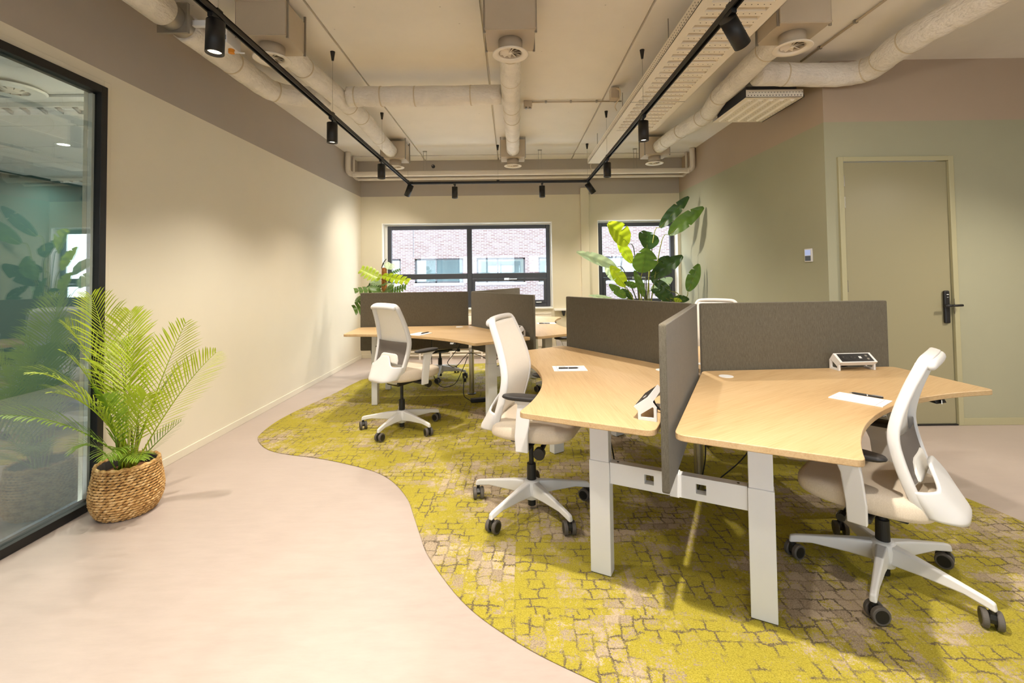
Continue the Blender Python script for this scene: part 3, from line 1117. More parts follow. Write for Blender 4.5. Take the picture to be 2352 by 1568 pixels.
def vent_box(label, label2, x, y, duct_dy):
    t = thing('vent_box', label, 'vent box', (x, y, 2.955))
    obj('body', MB().bx(-.165, .165, -.15, .15, 0, .235), MAT['box_taupe'], t, bevel=.004)
    for zf in (.005, .226):
        obj('edge_flange', MB().bx(-.168, .168, -.153, -.148, zf, zf + .009), MAT['box_taupe'], t)
    for sx in (-1, 1):
        for sy in (-1, 1):
            obj('hanger_rod', MB().bx(sx * .168 - .008, sx * .168 + .008, sy * .13 - .005, sy * .13 + .005, -.01, .277), MAT['steel'], t)
    d = thing('round_diffuser', label2, 'air diffuser', (x, y + .0, 2.955))
    obj('neck', MB().ring([(.076, -.085), (.082, -.085), (.082, -.0005), (.076, -.0005)], 32), MAT['box_taupe'], d, smooth=True)
    obj('plate', MB().ring([(.078, -.068), (.085, -.082), (.118, -.088), (.123, -.093), (.118, -.098), (.09, -.094), (.076, -.082)], 40), MAT['vent_white'], d, smooth=True)
    obj('back_disc', MB().cyl((0, 0, -.02), (0, 0, -.015), .076, n=24), MAT['hole'], d)
    for q in range(11):
        a = q * 2 * PI / 11
        R = Matrix.Rotation(a, 3, 'Z') @ Matrix.Rotation(.6, 3, 'X')
        obj('blade', MB().box((.042 * math.cos(a), .042 * math.sin(a), -.074), (.066, .024, .0025), m=R), MAT['vent_white'], d)
    obj('hub', MB().cyl((0, 0, -.085), (0, 0, -.06), .012, n=12), MAT['vent_white'], d)
    return t


for lx, ly, nm in ((-1.628, 3.148, 'near left'), (.014, 3.114, 'near centre'), (1.915, 3.07, 'near right'), (-1.59, 6.40, 'far left'), (.045, 6.405, 'far centre'), (2.0, 6.345, 'far right')):
    vent_box('%s sheet metal vent box hung under the ceiling' % nm, 'round white swirl diffuser under the %s vent box' % nm, lx, ly, 0)

# perforated ceiling panels
t = thing('perforated_ceiling_panel', 'long white ribbed and perforated ceiling panel beside the right light track', 'ceiling panel', (1.12, 2.45, 2.93))
tr_ = MB().bx(0, .065, 0, 2.62, 0, .004).bx(.435, .50, 0, 2.62, 0, .004).bx(.065, .435, 0, .048, 0, .004)
for k in range(26):
    ya = .07 + k * .0975 + .022
    tr_.bx(.065, .435, ya, min(2.62, ya + .0535), 0, .004)
obj('tray', tr_.bx(0, .003, 0, 4.15, 0, .07).bx(.497, .50, 0, 2.62, 0, .05).bx(0, .24, 2.622, 4.15, 0, .004).bx(0, .24, 4.147, 4.15, 0, .06).bx(0, .5, 0, .003, 0, .06), MAT['ceiling_panel'], t)
rib = MB().loft([[(.065, -.022, .001), (.435, -.022, .001), (.435, .022, .001), (.065, .022, .001)], [(.070, -.018, .045), (.430, -.018, .045), (.430, .018, .045), (.070, .018, .045)]], False)
rib.add([(.070, -.018, .045), (.430, -.018, .045), (.430, .018, .045), (.070, .018, .045)], [(0, 1, 2, 3)])
rib = rib.mesh('rib')
rib.materials.append(MAT['ceiling_panel'])
hm = MB()
for k in range(26):
    y = .07 + k * .0975
    obj('recessed_rib', rib, None, t, loc=(0, y, 0), solid=.002)
    for j in range(10):
        hm.cyl((.09 + j * .037, y + .048, -.0008), (.09 + j * .037, y + .048, .001), .0035, n=6)
for k in range(130):
    hm.cyl((-.0008, .03 + k * .0315, .018), (.001, .03 + k * .0315, .018), .005, n=6)
    hm.cyl((-.0008, .046 + k * .0315, .045), (.001, .046 + k * .0315, .045), .004, n=6)
tag(obj('perforation', hm, MAT['hole'], t), kind='stuff')
obj('panel_seam', MB().bx(0, .5, 1.76, 1.764, -.001, .001), MAT['hole'], t)
for y in (.9, 2.3, 3.7):
    obj('hanger_rod', MB().cyl((.06, y, .07), (.06, y, .30), .004, n=6).cyl((.44, min(y, 2.55), .05), (.44, min(y, 2.55), .30), .004, n=6), MAT['steel'], t)
t = thing('perforated_ceiling_panel', 'short white ribbed ceiling panel in front of the sage corner', 'ceiling panel', (2.15, 4.14, 2.935))
obj('tray', MB().bx(0, .52, 0, .70, 0, .004).bx(0, .52, 0, .003, 0, .07).bx(.517, .52, 0, .70, 0, .05).bx(0, .52, .697, .70, 0, .05), MAT['ceiling_panel'], t)
rib2 = MB().loft([[(-.022, .05, 0), (.022, .05, 0), (.022, .65, 0), (-.022, .65, 0)], [(-.012, .06, -.014), (.012, .06, -.014), (.012, .64, -.014), (-.012, .64, -.014)]]).mesh('rib')
rib2.materials.append(MAT['ceiling_panel'])
for k in range(5):
    obj('rib', rib2, None, t, loc=(.06 + k * .098, 0, 0))
hm = MB()
for k in range(5):
    for j in range(14):
        hm.cyl((.105 + k * .098, .06 + j * .044, -.0008), (.105 + k * .098, .06 + j * .044, .001), .0035, n=6)
for k in range(18):
    hm.cyl((.02 + k * .028, -.0008, .018), (.02 + k * .028, .001, .018), .005, n=6).cyl((.034 + k * .028, -.0008, .045), (.034 + k * .028, .001, .045), .004, n=6)
tag(obj('perforation', hm, MAT['hole'], t), kind='stuff')
obj('cooling_core', MB().bx(.03, .49, .05, .65, .01, .12), MAT['frame_grey'], t)
obj('edge_gasket', MB().bx(.521, .527, 0, .70, -.002, .02), MAT['frame_black'], t)
for x, y in ((.05, .1), (.47, .1), (.05, .6), (.47, .6)):
    obj('hanger_rod', MB().cyl((x, y, .1), (x, y, .297), .004, n=6), MAT['steel'], t)

# pipes along the back
for r, y, z, lab in ((.04, 6.95, 2.89, 'thick cream pipe crossing below the back beam'), (.019, 7.19, 2.862, 'thin cream pipe crossing below the thicker back pipe')):
    xa, xb = XL(y) + .05, XR(y) - .05
    t = thing('heating_pipe', lab, 'pipe', (0, y, z))
    obj('pipe_run', MB().tube(cat([(xa, 0, ZC - z), (xa, 0, .10), (xa + .02, 0, .03), (xa + .09, 0, 0), (xa + .3, 0, 0), (0, 0, 0), (xb - .3, 0, 0), (xb - .09, 0, 0), (xb - .02, 0, .03), (xb, 0, .10), (xb, 0, ZC - z)], 5), r, 16), MAT['pipe_cream'], t, smooth=True)
    if r > .03:
        for x in (-1.28, .458, 1.9):
            obj('pipe_hanger', MB().bx(x - .025, x - .02, -.004, .004, 0, ZC - z).bx(x + .02, x + .025, -.004, .004, 0, ZC - z).bx(x - .03, x + .03, -.012, .012, ZC - z - .012, ZC - z), MAT['steel'], t)
t = thing('sprinkler_head', 'small black sensor stub on the beam above the long window', 'sensor', (-1.25, 7.52, 3.13))
obj('stub', MB().cyl((0, 0, 0), (0, -.05, 0), .03, .022, n=16), MAT['black_plastic'], t)
obj('tip', MB().cyl((0, -.05, 0), (0, -.07, 0), .01, n=10), MAT['steel'], t)
t = thing('surface_conduit', 'thin conduit across the ceiling from the centre duct to the ribbed panel', 'conduit', (.25, 4.955, ZC))
obj('tube', MB().cyl((.0, 0, -.014), (.97, 0, -.014), .008, n=8), MAT['box_taupe'], t, smooth=True)
for x in (.15, .42, .70, .9):
    obj('clip', MB().bx(x - .01, x + .01, -.012, .012, -.024, 0), MAT['steel'], t)
jb = thing('conduit_junction_box', 'square junction box on the ceiling right of the centre duct', 'junction box', (.205, 4.98, ZC))
obj('box_body', MB().bx(-.045, .045, -.045, .045, -.065, 0), MAT['box_taupe'], jb, bevel=.004)
for x in (-.02, .022):
    obj('gland', MB().cyl((x, -.02, -.085), (x, -.02, -.065), .014, n=12), MAT['steel'], jb)
t = thing('cable_clip_box', 'cable box with looping wires beside the long ribbed panel', 'junction box', (1.06, 4.60, ZC))
obj('box_body', MB().bx(-.04, .04, -.05, .05, -.13, -.02), MAT['box_taupe'], t, bevel=.004)
for k in range(2):
    obj('cable', MB().tube(cat([(0, -.03, -.03), (.04, -.06 - .02 * k, -.06), (.05, -.02, -.12), (.02, .06, -.17), (.05, .12, -.2)], 5), .005, 6), MAT['cable_cream'], t, smooth=True)
t = thing('surface_conduit', 'thin conduit along the ceiling right of the right vent box', 'conduit', (2.60, 2.2, ZC))
obj('tube', MB().cyl((0, 0, -.014), (0, 1.85, -.014), .009, n=8), MAT['box_taupe'], t, smooth=True)
for y in (.4, .8, 1.2, 1.6):
    obj('clip', MB().bx(-.014, .014, y - .01, y + .01, -.024, 0), MAT['steel'], t)
t = thing('hanging_cable', 'cream cable dangling from the panel end to the corner of the light track', 'cable', (1.19, 6.60, 2.72))
obj('cord', MB().tube(cat([(0, -.02, .24), (-.03, 0, .18), (-.01, .02, .10), (-.02, .03, .02)], 6), .005, 6), MAT['cable_cream'], t, smooth=True)

# ------------------------------------------------------------------ light tracks and spotlights
TZ = 2.69
TXL, TXR, TYB, TYF = -1.462, 1.124, 6.665, 1.38


def track(label, p0, p1, wires):
    p0, p1 = Vector(p0), Vector(p1)
    L = (p1 - p0).length
    a = math.atan2(p1.y - p0.y, p1.x - p0.x)
    t = thing('light_track', label, 'light track', p0, a)
    obj('rail', MB().bx(0, L, -.018, -.010, -.016, .016).bx(0, L, .010, .018, -.016, .016).bx(0, L, -.018, .018, .008, .016), MAT['lamp_black'], t)
    obj('end_cap', MB().bx(-.012, .03, -.021, .021, -.02, .02), MAT['lamp_black'], t, bevel=.003)
    obj('end_cap', MB().bx(L - .03, L + .012, -.021, .021, -.02, .02), MAT['lamp_black'], t, bevel=.003)
    for d in wires:
        wr_ = obj('suspension_wire', MB().cyl((d, 0, .016), (d, 0, ZC - TZ), .0014, n=5), MAT['steel'], t)
        obj('ceiling_cup', MB().lathe([(.009, -.075), (.011, -.06), (.020, 0)], 16, (d, 0, ZC - TZ)), MAT['lamp_black'], wr_, smooth=False)
        obj('rail_clamp', MB().bx(d - .02, d + .02, -.012, .012, .014, .03), MAT['lamp_black'], wr_)


track('black light track hanging along the left side', (TXL, -2.6, TZ), (TXL, TYB, TZ), [.2, 2.0, 3.5, 4.9, 6.40, 7.87, 9.2])
track('black light track hanging along the right side', (TXR, -2.6, TZ), (TXR, TYB, TZ), [.2, 2.0, 3.5, 4.9, 6.43, 7.9, 9.25])
track('black light track crossing before the back wall', (TXL + .03, TYB, TZ), (TXR - .03, TYB, TZ), [1.26])
track('black light track crossing above the front of the room', (TXL + .03, TYF, TZ), (TXR - .03, TYF, TZ), [1.26])
house = MB().ring([(.034, -.165), (.0425, -.165), (.0425, 0), (.034, -.004)], 32)
house.cyl((0, 0, -.004), (0, 0, 0), .0425, n=32)
HOUSE = house.mesh('housing', False)
HOUSE.materials.append(MAT['lamp_black'])
for p in HOUSE.polygons:
    p.use_smooth = abs(p.normal.z) < .5
LENS = MB().cyl((0, 0, -.150), (0, 0, -.147), .0345, n=24).mesh('lens')
LENS.materials.append(MAT['glow'])


def spot(label, x, y, aim=None, power=1.0, size=2.3):
    t = thing('track_spotlight', label, 'spotlight', (x, y, TZ - .016), 0, 'black spotlights on the light tracks')
    obj('adapter', MB().bx(-.014, .014, -.045, .045, -.022, .004), MAT['lamp_black'], t, bevel=.003)
    obj('stem', MB().cyl((0, 0, -.05), (0, 0, -.015), .007, n=8), MAT['lamp_black'], t)
    d = Vector((0, 0, -1)) if aim is None else (Vector(aim) - Vector((x, y, TZ - .1))).normalized()
    q = Vector((0, 0, -1)).rotation_difference(d).to_euler()
    pv = Vector((0, 0, -.045))
    if aim is not None:
        pv = Vector((0, 0, -.055)) + d * -.03
    h = obj('housing', HOUSE, None, t, loc=pv, rot=q)
    obj('lens', LENS, None, h)
    ld = bpy.data.lights.new('spot_lamp', 'SPOT')
    ld.energy = SPOT_W * power
    ld.color = SPOT_COLOR
    ld.spot_size = size
    ld.spot_blend = 1.0
    ld.shadow_soft_size = .03
    lo = bpy.data.objects.new('spot_lamp', ld)
    COL.objects.link(lo)
    lo.parent = h
    lo.location = (0, 0, -.170)
    return t


spot('nearest large spotlight on the left track, lens glowing', TXL, 2.28, (-1.46, 2.16, 0), 1.25)
spot('second spotlight from the front on the left track', TXL, 3.79, None, 1.25)
spot('third spotlight from the front on the left track', TXL, 5.24)
spot('spotlight tilted at the far left track corner', TXL + .03, 6.60, (-2.3, 7.3, .9), .6)
spot('left of the two spotlights on the back track', -.80, TYB)
spot('right of the two spotlights on the back track', .465, TYB)
spot('spotlight tilted at the far right track corner', TXR, 6.60, (2.3, 6.9, 1.0))
spot('third spotlight from the front on the right track', TXR, 5.30)
spot('second spotlight from the front on the right track', TXR, 3.84)
spot('large spotlight at upper right tilted towards the door', TXR, 2.30, (3.2, 3.7, .7), .6, 1.9)
spot('spotlight on the front cross track, right half', .45, TYF, None, 2.3)
spot('spotlight on the front cross track, left half', -.79, TYF, None, .5)
spot('spotlight on the left track behind the viewpoint', TXL, .80, None, .6)
spot('spotlight on the right track behind the viewpoint', TXR, .80, (3.4, 2.6, .5), .95)
track('added light track, out of view, over the bay on the right', (4.5, -2.6, TZ), (4.5, 3.4, TZ), [.2, 2.0, 3.8, 5.6])  # added unseen track; its two spots brighten the door wall and right floor
spot('added front spotlight, out of view, brightening the floor by the door', 4.5, 2.6, (3.7, 3.0, 0), 1.5)
spot('added rear spotlight, out of view, brightening the right bay', 4.5, .7, None, .6)
spot('rear spotlight on the left track', TXL, -.9, None, .6)
spot('rear spotlight on the right track', TXR, -.9, None, .6)

# ------------------------------------------------------------------ desks
ZT, ZSB, SR0, SR1, ST = 1.169, .519, .030, 1.2455, .029
PODS = [((1.1498, 2.9027), .0497, .755), ((-.4642, 5.3138), 1.0945, .785)]
A3 = 2 * PI / 3


def at(pod, k, t, n, z):
    (cx, cy_), th, zd = PODS[pod]
    a = th + k * A3
    return Vector((cx + math.cos(a) * t - math.sin(a) * n, cy_ + math.sin(a) * t + math.cos(a) * n, z))


# table top outline in a frame whose +x is the bisector
def top_outline():
    def P2(k, t, n):   # k=+1 / -1 edge at +-60 deg, n inward
        a = k * PI / 3
        u = Vector((math.cos(a), math.sin(a)))
        nn = Vector((math.sin(a), -math.cos(a))) * k
        return u * t + nn * n
    inner = Vector((.034 / math.sin(PI / 3), 0))
    c = [inner, P2(-1, 1.25, .034), P2(-1, 1.25, .625)]
    pts = [inner + Vector((.0, 0))]
    # concave arc
    T1 = P2(-1, 1.25, .625)
    hy = abs(T1.y)
    sag = T1.x - .98
    R = (hy * hy + sag * sag) / (2 * sag)
    cx = .98 + R
    arc = []
    a1 = math.asin(hy / R)
    for i in range(1, 24):
        a = -a1 + 2 * a1 * i / 24
        arc.append(Vector((cx - R * math.cos(a), R * math.sin(a))))
    corners = [inner, P2(-1, 1.25, .034), T1] + arc + [P2(1, 1.25, .625), P2(1, 1.25, .034)]
    rad = [.06, .05, .045] + [0] * len(arc) + [.045, .05]
    return round_poly(corners, rad, 6)


OUT = top_outline()
TOPM = MB().prism(OUT, -.026, 0).mesh('tabletop')
TOPM.materials.append(MAT['wood'])


def make_desk(pod, k, label):
    (cx, cy_), th, zd = PODS[pod]
    b = th + (k + .5) * A3
    t = thing('sit_stand_desk', label, 'desk', (cx, cy_, 0), b, 'oak topped workstation desks')
    top = obj('tabletop', TOPM, None, t, bevel=.004, bseg=2, loc=(0, 0, zd), angle=50)
    obj('cable_grommet', MB().cyl((.21, -.02, -.001), (.21, -.02, .0025), .04, n=28), MAT['label_white'], top, bevel=.001)
    zl = zd - .245
    for s in (-1, 1):
        a = s * PI / 3
        u = Vector((math.cos(a), math.sin(a)))
        nn = Vector((math.sin(a), -math.cos(a))) * s
        c = u * 1.004 + nn * .325
        lower = MB().box((c.x, c.y, zl / 2 + .006), (.06, .094, zl - .006), a)
        lg = obj('leg', lower, MAT['white_metal'], t, bevel=.003)
        obj('upper_leg', MB().box((c.x, c.y, (zl + zd - .026) / 2), (.054, .088, zd - .026 - zl - .004), a), MAT['white_metal'], lg, bevel=.003)
        obj('leg_gap', MB().box((c.x, c.y, zl + .0), (.050, .084, .006), a), MAT['frame_black'], lg)
        obj('foot_pad', MB().box((c.x, c.y, .0085), (.056, .09, .002), a), MAT['frame_black'], lg)
        arm = u * .62 + nn * .30
        d = (c - arm)
        obj('support_arm', MB().box(((c.x + arm.x) / 2, (c.y + arm.y) / 2, zd - .046), (d.length, .05, .036), math.atan2(d.y, d.x)), MAT['white_metal'], t)
    a = 1
    p0 = Vector((math.cos(PI / 3), math.sin(PI / 3))) * .62 + Vector((math.sin(PI / 3), -math.cos(PI / 3))) * .30
    obj('cross_beam', MB().bx(p0.x - .025, p0.x + .025, -p0.y, p0.y, zd - .066, zd - .03), MAT['white_metal'], t)
    # handset under the edge
    hs = obj('height_switch', MB().hexa([(.97, .44, -.040), (1.030, .425, -.046), (1.050, .495, -.046), (.985, .51, -.040), (.97, .44, -.0265), (1.020, .425, -.0265), (1.040, .495, -.0265), (.985, .51, -.0265)]), MAT['black_plastic'], top, bevel=.003)
    obj('switch_face', MB().box((1.0385, .460, -.037), (.003, .05, .014), .28), MAT['label_white'], hs)
    return t


DESK_L = {(0, 0): 'oak desk behind the right-hand felt screen, mostly hidden', (0, 1): 'oak desk in the middle with the notepad, left of the end-on screen', (0, 2): 'large oak desk at right nearest the viewer',
          (1, 0): 'far oak desk behind the left pod screens near the window', (1, 1): 'oak desk at the far left pod with a chair in front', (1, 2): 'far oak desk seen in the gap between the felt screens'}
SCR_L = {(0, 0): 'wide felt desk screen at right in front of the door', (0, 1): 'felt desk screen behind the middle desk', (0, 2): 'felt desk screen seen end-on between the two near desks',
         (1, 0): 'felt desk screen just peeking up against the long window', (1, 1): 'wide felt desk screen at left below the monstera', (1, 2): 'felt desk screen right of the pole on the left pod'}
BAR_L = {(0, 0): 'white crossbar below the right-hand felt screen', (0, 1): 'white crossbar below the middle desk screen', (0, 2): 'white crossbar with square holes joining the two nearest desk legs',
         (1, 0): 'white crossbar below the far screen of the left pod', (1, 1): 'white crossbar below the left screen of the left pod', (1, 2): 'white crossbar below the right screen of the left pod'}
for pod in (0, 1):
    (cx, cy_), th, zd = PODS[pod]
    for k in range(3):
        make_desk(pod, k, DESK_L[(pod, k)])
        a = th + k * A3
        s = thing('desk_screen', SCR_L[(pod, k)], 'desk screen', (cx, cy_, 0), a, 'felt desk screens')
        pts = round_poly([(SR0, ZSB), (SR1, ZSB), (SR1, ZT), (SR0, ZT)], .012, 4)
        obj('felt_panel', MB().prism_dir([(x, -ST / 2, z) for x, z in pts], (0, ST, 0)), MAT['screen_fabric'], s, bevel=.006, bseg=3)
        # crossbar
        b = thing('desk_crossbar', BAR_L[(pod, k)], 'crossbar', (cx, cy_, 0), a)
        z0, z1 = .418, .512
        x0, x1 = .984, 1.024
        m_ = MB()
        hl = .277
        h0, h1 = .085, .125
        for sgn in (-1, 1):
            m_.bx(x0, x1, sgn * h1, sgn * hl, z0, z1).bx(x0, x1, 0 if sgn > 0 else 0, sgn * h0, z0, z1)
            m_.bx(x0, x1, sgn * h0, sgn * h1, z0, z0 + .028).bx(x0, x1, sgn * h0, sgn * h1, z0 + .068, z1)
        obj('bar', m_, MAT['white_metal'], b)
        obj('bar_collar', MB().bx(x0 - .004, x1 + .004, -.02, .02, z0 - .003, z1 + .004), MAT['white_metal'], b, bevel=.003)
        for sgn in (-1, 1):
            obj('bolt', MB().cyl((1.004, sgn * .245, z1), (1.004, sgn * .245, z1 + .0015), .005, n=8), MAT['frame_black'], b)
    pl = thing('centre_pole', ('steel pole under the joint of the near desk screens', 'steel pole under the joint of the left pod screens')[pod], 'pole', (cx, cy_, 0))
    obj('tube', MB().cyl((0, 0, .012), (0, 0, ZSB - .001), .029, n=28), MAT['chrome'], pl, smooth=False)
    obj('foot', MB().cyl((0, 0, 0), (0, 0, .012), .05, n=28), MAT['black_plastic'], pl)

# ---- power modules
def power_module(label, pod, k, t0):
    (cx, cy_), th, zd = PODS[pod]
    a = th + k * A3
    p = at(pod, k, t0, -.035, zd + .0005)
    m = thing('power_module', label, 'power strip', p, a, 'white power modules on the desks')
    L = .235
    # profile in (y,z): y negative is towards the user
    prof = [(-.012, 0), (-.012, .055), (-.045, .098), (-.105, .052), (-.088, .038), (-.088, 0)]
    hole = [(-.028, .010), (-.028, .052), (-.074, .020), (-.074, .010)]
    for x in (0, L - .012):
        e = MB()
        # plate with triangular hole: outer/inner ring strips
        outer = [(-.012, 0), (-.012, .055), (-.045, .098), (-.105, .052), (-.088, .038), (-.088, 0)]
        inner = [(-.024, .012), (-.024, .055), (-.028, .058), (-.076, .024), (-.076, .020), (-.076, .012)]
        n = 6
        vs_ = [(x, y, z) for y, z in outer] + [(x, y, z) for y, z in inner] + [(x + .012, y, z) for y, z in outer] + [(x + .012, y, z) for y, z in inner]
        fs = []
        for i in range(n):
            j = (i + 1) % n
            fs += [(i, j, n + j, n + i), (2 * n + i, 3 * n + i, 3 * n + j, 2 * n + j), (i, 2 * n + i, 2 * n + j, j), (n + i, n + j, 3 * n + j, 3 * n + i)]
        e.add(vs_, fs)
        obj('end_bracket', e, MAT['white_plastic'], m)
    body = MB().prism_dir([(.012, y, z) for y, z in ((-.045, .098), (-.105, .052), (-.088, .031), (-.030, .075))], (L - .024, 0, 0))
    bo = obj('body', body, MAT['white_plastic'], m)
    d1 = Vector((0, -.060, -.046)).normalized()
    nrm = Vector((0, -.046, .060)).normalized()
    c0 = Vector((0, -.075, .075))

    def face(x0, x1, v0, v1, h, mat, name, par):
        ps = [Vector((x, 0, 0)) + c0 + d1 * v + nrm * .0003 for x, v in ((x0, v0), (x1, v0), (x1, v1), (x0, v1))]
        return obj(name, MB().prism_dir(ps, nrm * h), mat, par)
    f = face(.016, L - .016, -.031, .031, .0012, MAT['black_plastic'], 'socket_panel', bo)
    R = Vector((0, 0, 1)).rotation_difference(nrm).to_matrix()
    for x in (.052, .104):
        c = Vector((x, 0, 0)) + c0 + nrm * .0014
        so = obj('socket', MB().cyl(c, c + nrm * .0012, .0225, n=24), MAT['lamp_black'], f)
        for s in (-1, 1):
            c2 = c + d1 * (.0) + Vector((s * .008, 0, 0)) + d1 * (s * .004)
            obj('contact', MB().cyl(c2, c2 + nrm * .002, .003, n=8), MAT['chrome'], so)
    face(.140, .156, -.008, .008, .0022, MAT['label_white'], 'switch', f)
    for v in (-.018, .006):
        face(.186, .199, v, v + .012, .0018, MAT['steel'], 'usb_port', f)
    obj('lead', MB().tube(cat([(.10, -.05, .055), (.10, -.04, .03), (.10, -.02, .014), (.10, .01, .006)], 4), .005, 6), MAT['cable_black'], m)


power_module('white power module with black sockets on the right desk', 0, 0, .825)
power_module('white power module seen from the side beside the end-on screen', 0, 2, .90)
power_module('white power module on the far left pod desk', 1, 2, .93)


# ---- notepads and pens
def pad_and_pen(where, x, y, z, rz, pen):
    n = thing('notepad', 'white notepad on the %s' % where, 'notepad', (x, y, z + .0008), rz, 'notepads on the desks')
    obj('paper_block', MB().bx(-.105, .105, -.074, .074, 0, .004), MAT['paper'], n)
    obj('printed_line', MB().bx(-.080, -.0785, -.071, .071, .004, .0043), MAT['ink'], n)
    obj('printed_text', MB().bx(.06, .095, .045, .048, .004, .0043), MAT['ink'], n)
    px, py, prz = pen
    p = thing('pen', 'black ballpoint pen lying on the notepad on the %s' % where, 'pen', (px, py, z + .0095), prz, 'black pens on the notepads')
    obj('barrel', MB().lathe([(.0045, -.062), (.0055, -.05), (.005, 0), (.0056, .005), (.005, .05), (.0035, .06)], 10).mesh('barrel', True), MAT['black_plastic'], p, rot=(0, PI / 2, 0))
    obj('ring', MB().cyl((-.004, 0, 0), (.0, 0, 0), .0058, n=10), MAT['chrome'], p)
    obj('tip', MB().cyl((.06, 0, 0), (.072, 0, 0), .0035, .001, n=8), MAT['chrome'], p)
    obj('clip', MB().bx(-.060, -.02, -.0015, .0015, .0045, .0075), MAT['chrome'], p)


pad_and_pen('middle desk', .366, 2.982, .755, .0, (.358, 2.967, .03))
pad_and_pen('nearest right desk', 1.637, 2.197, .755, -.92 + PI, (1.705, 2.24, -.88 + PI))
pad_and_pen('far left pod desk', -.902, 4.563, .785, 1.13 + PI, (-.857, 4.592, 1.15))
pad_and_pen('far desk in the gap between screens', .40, 5.36, .785, 0.02, (.375, 5.31, .0))


# ------------------------------------------------------------------ task chair
def chair_parts():
    D = {}
    # back profile (x, half width, z) for the standard lift
    prof = cat([(-.168, .160, .478), (-.136, .190, .56), (-.099, .202, .68), (-.082, .206, .78), (-.096, .197, .87), (-.128, .182, .970), (-.158, .170, 1.045), (-.171, .161, 1.076)], 5)

    def px(z):
        for i in range(len(prof) - 1):
            if prof[i].z <= z <= prof[i + 1].z:
                t = (z - prof[i].z) / max(1e-9, prof[i + 1].z - prof[i].z)
                q = prof[i].lerp(prof[i + 1], t)
                return q.x, q.y
        q = prof[0] if z < prof[0].z else prof[-1]
        return q.x, q.y
    left = [Vector((p.x, p.y, p.z)) for p in prof]
    topc = cat([(-.171, .161, 1.076), (-.179, .145, 1.094), (-.185, .11, 1.102), (-.188, .0, 1.105), (-.185, -.11, 1.102), (-.179, -.145, 1.094), (-.171, -.161, 1.076)], 4)
    right = [Vector((p.x, -p.y, p.z)) for p in reversed(prof)]
    path = left + topc[1:-1] + right
    sec = []
    for i in range(12):
        a = 2 * PI * i / 12
        c, s = math.cos(a), math.sin(a)
        sec.append((.021 * math.copysign(abs(c) ** .6, c), .014 * math.copysign(abs(s) ** .6, s)))
    D['back_frame'] = MB().sweep(path, sec, upv=(1, 0, 0)).mesh('back_frame', True)
    # rolled top cap at the rear
    capp = cat([(-.187, .156, 1.068), (-.201, .132, 1.084), (-.206, 0, 1.088), (-.201, -.132, 1.084), (-.187, -.156, 1.068)], 6)
    cs = [(.021 * math.cos(2 * PI * i / 12), .018 * math.sin(2 * PI * i / 12)) for i in range(12)]
    n_ = len(capp)
    scl = [.55 + .45 * min(1, math.sin(PI * i / (n_ - 1)) * 2.2) for i in range(n_)]
    D['top_roll'] = MB().sweep(capp, cs, upv=(0, 0, 1), scale=scl).mesh('top_roll', True)

    def panel(z0, z1, dx, nv, wid):
        def fn(u, v):
            z = z0 + (z1 - z0) * v
            x, h = px(z)
            y = (u * 2 - 1) * (h + wid)
            bow = .020 * (1 - (2 * u - 1) ** 2)
            return (x + dx - bow, y, z)
        return MB().grid(fn, 12, nv)
    D['back_panel'] = panel(.575, 1.086, .016, 26, .008).mesh('back_panel', True)
    D['lumbar_mesh'] = panel(.60, .785, -.010, 10, -.006).mesh('lumbar_mesh', True)

    # lumbar pad behind the mesh
    def lp(u, v):
        y = (u * 2 - 1) * .125
        e = 1 - (2 * u - 1) ** 8
        z = .60 + v * (.03 + .052 * e)
        x, h = px(z)
        return (x - .022 - .003 * e, y, z)
    D['lumbar_pad'] = MB().grid(lp, 12, 6).mesh('lumbar_pad', True)

    # lower white shell
    def sh(u, v):
        s = u * 2 - 1
        hump = .5 + .5 * math.cos(PI * min(1, max(0, abs(s) - .12) / .55))
        zt = .585 + .085 * hump
        zb = .470 - .012 * (1 - s * s) + .012 * abs(s) ** 4
        z = zb + (zt - zb) * v
        x, h = px(z)
        h2 = h + .010
        e = (1 - s ** 4)
        low = max(0, min(1, (.70 - z) / .22))
        return (x - .012 - e * (.045 + .055 * low) + .0, s * h2, z)
    D['back_shell'] = MB().grid(sh, 28, 12).mesh('back_shell', True)
    # bracket from shell to mechanism
    D['back_bracket'] = MB().loft([[(-.225, -.10, .466), (-.225, .10, .466), (-.21, .10, .50), (-.21, -.10, .50)], [(-.15, -.085, .425), (-.15, .085, .425), (-.14, .085, .47), (-.14, -.085, .47)], [(-.05, -.06, .400), (-.05, .06, .400), (-.05, .06, .452), (-.05, -.06, .452)]]).mesh('back_bracket', True)
    # seat cushion
    N = 44

    def ring(k, z, inset, xs=0.0, zf=0.0):
        r = []
        for i in range(N):
            a = 2 * PI * i / N
            c, s = math.cos(a), math.sin(a)
            e = .44
            x = math.copysign(abs(c) ** e, c)
            y = math.copysign(abs(s) ** e, s)
            fx = .045 + x * (.245 - inset) + xs
            wy = .245 - .03 * max(0, -x) - inset
            fr = max(0, x)
            zz = z + zf * fr ** 2 - .012 * max(0, abs(y) - .6) * (1 if z > .52 else 0)
            r.append((fx, y * wy, zz))
        return r
    rings = [ring(0, .451, .050, 0, .012), ring(0, .453, .020, 0, .014), ring(0, .462, .004, 0, .016), ring(0, .480, 0, 0, .012), ring(0, .515, .001, 0, .0), ring(0, .538, .008, 0, -.010), ring(0, .550, .026, 0, -.020), ring(0, .554, .06, 0, -.022), ring(0, .552, .14, 0, -.010)]
    D['seat'] = MB().loft(rings).mesh('seat', True)
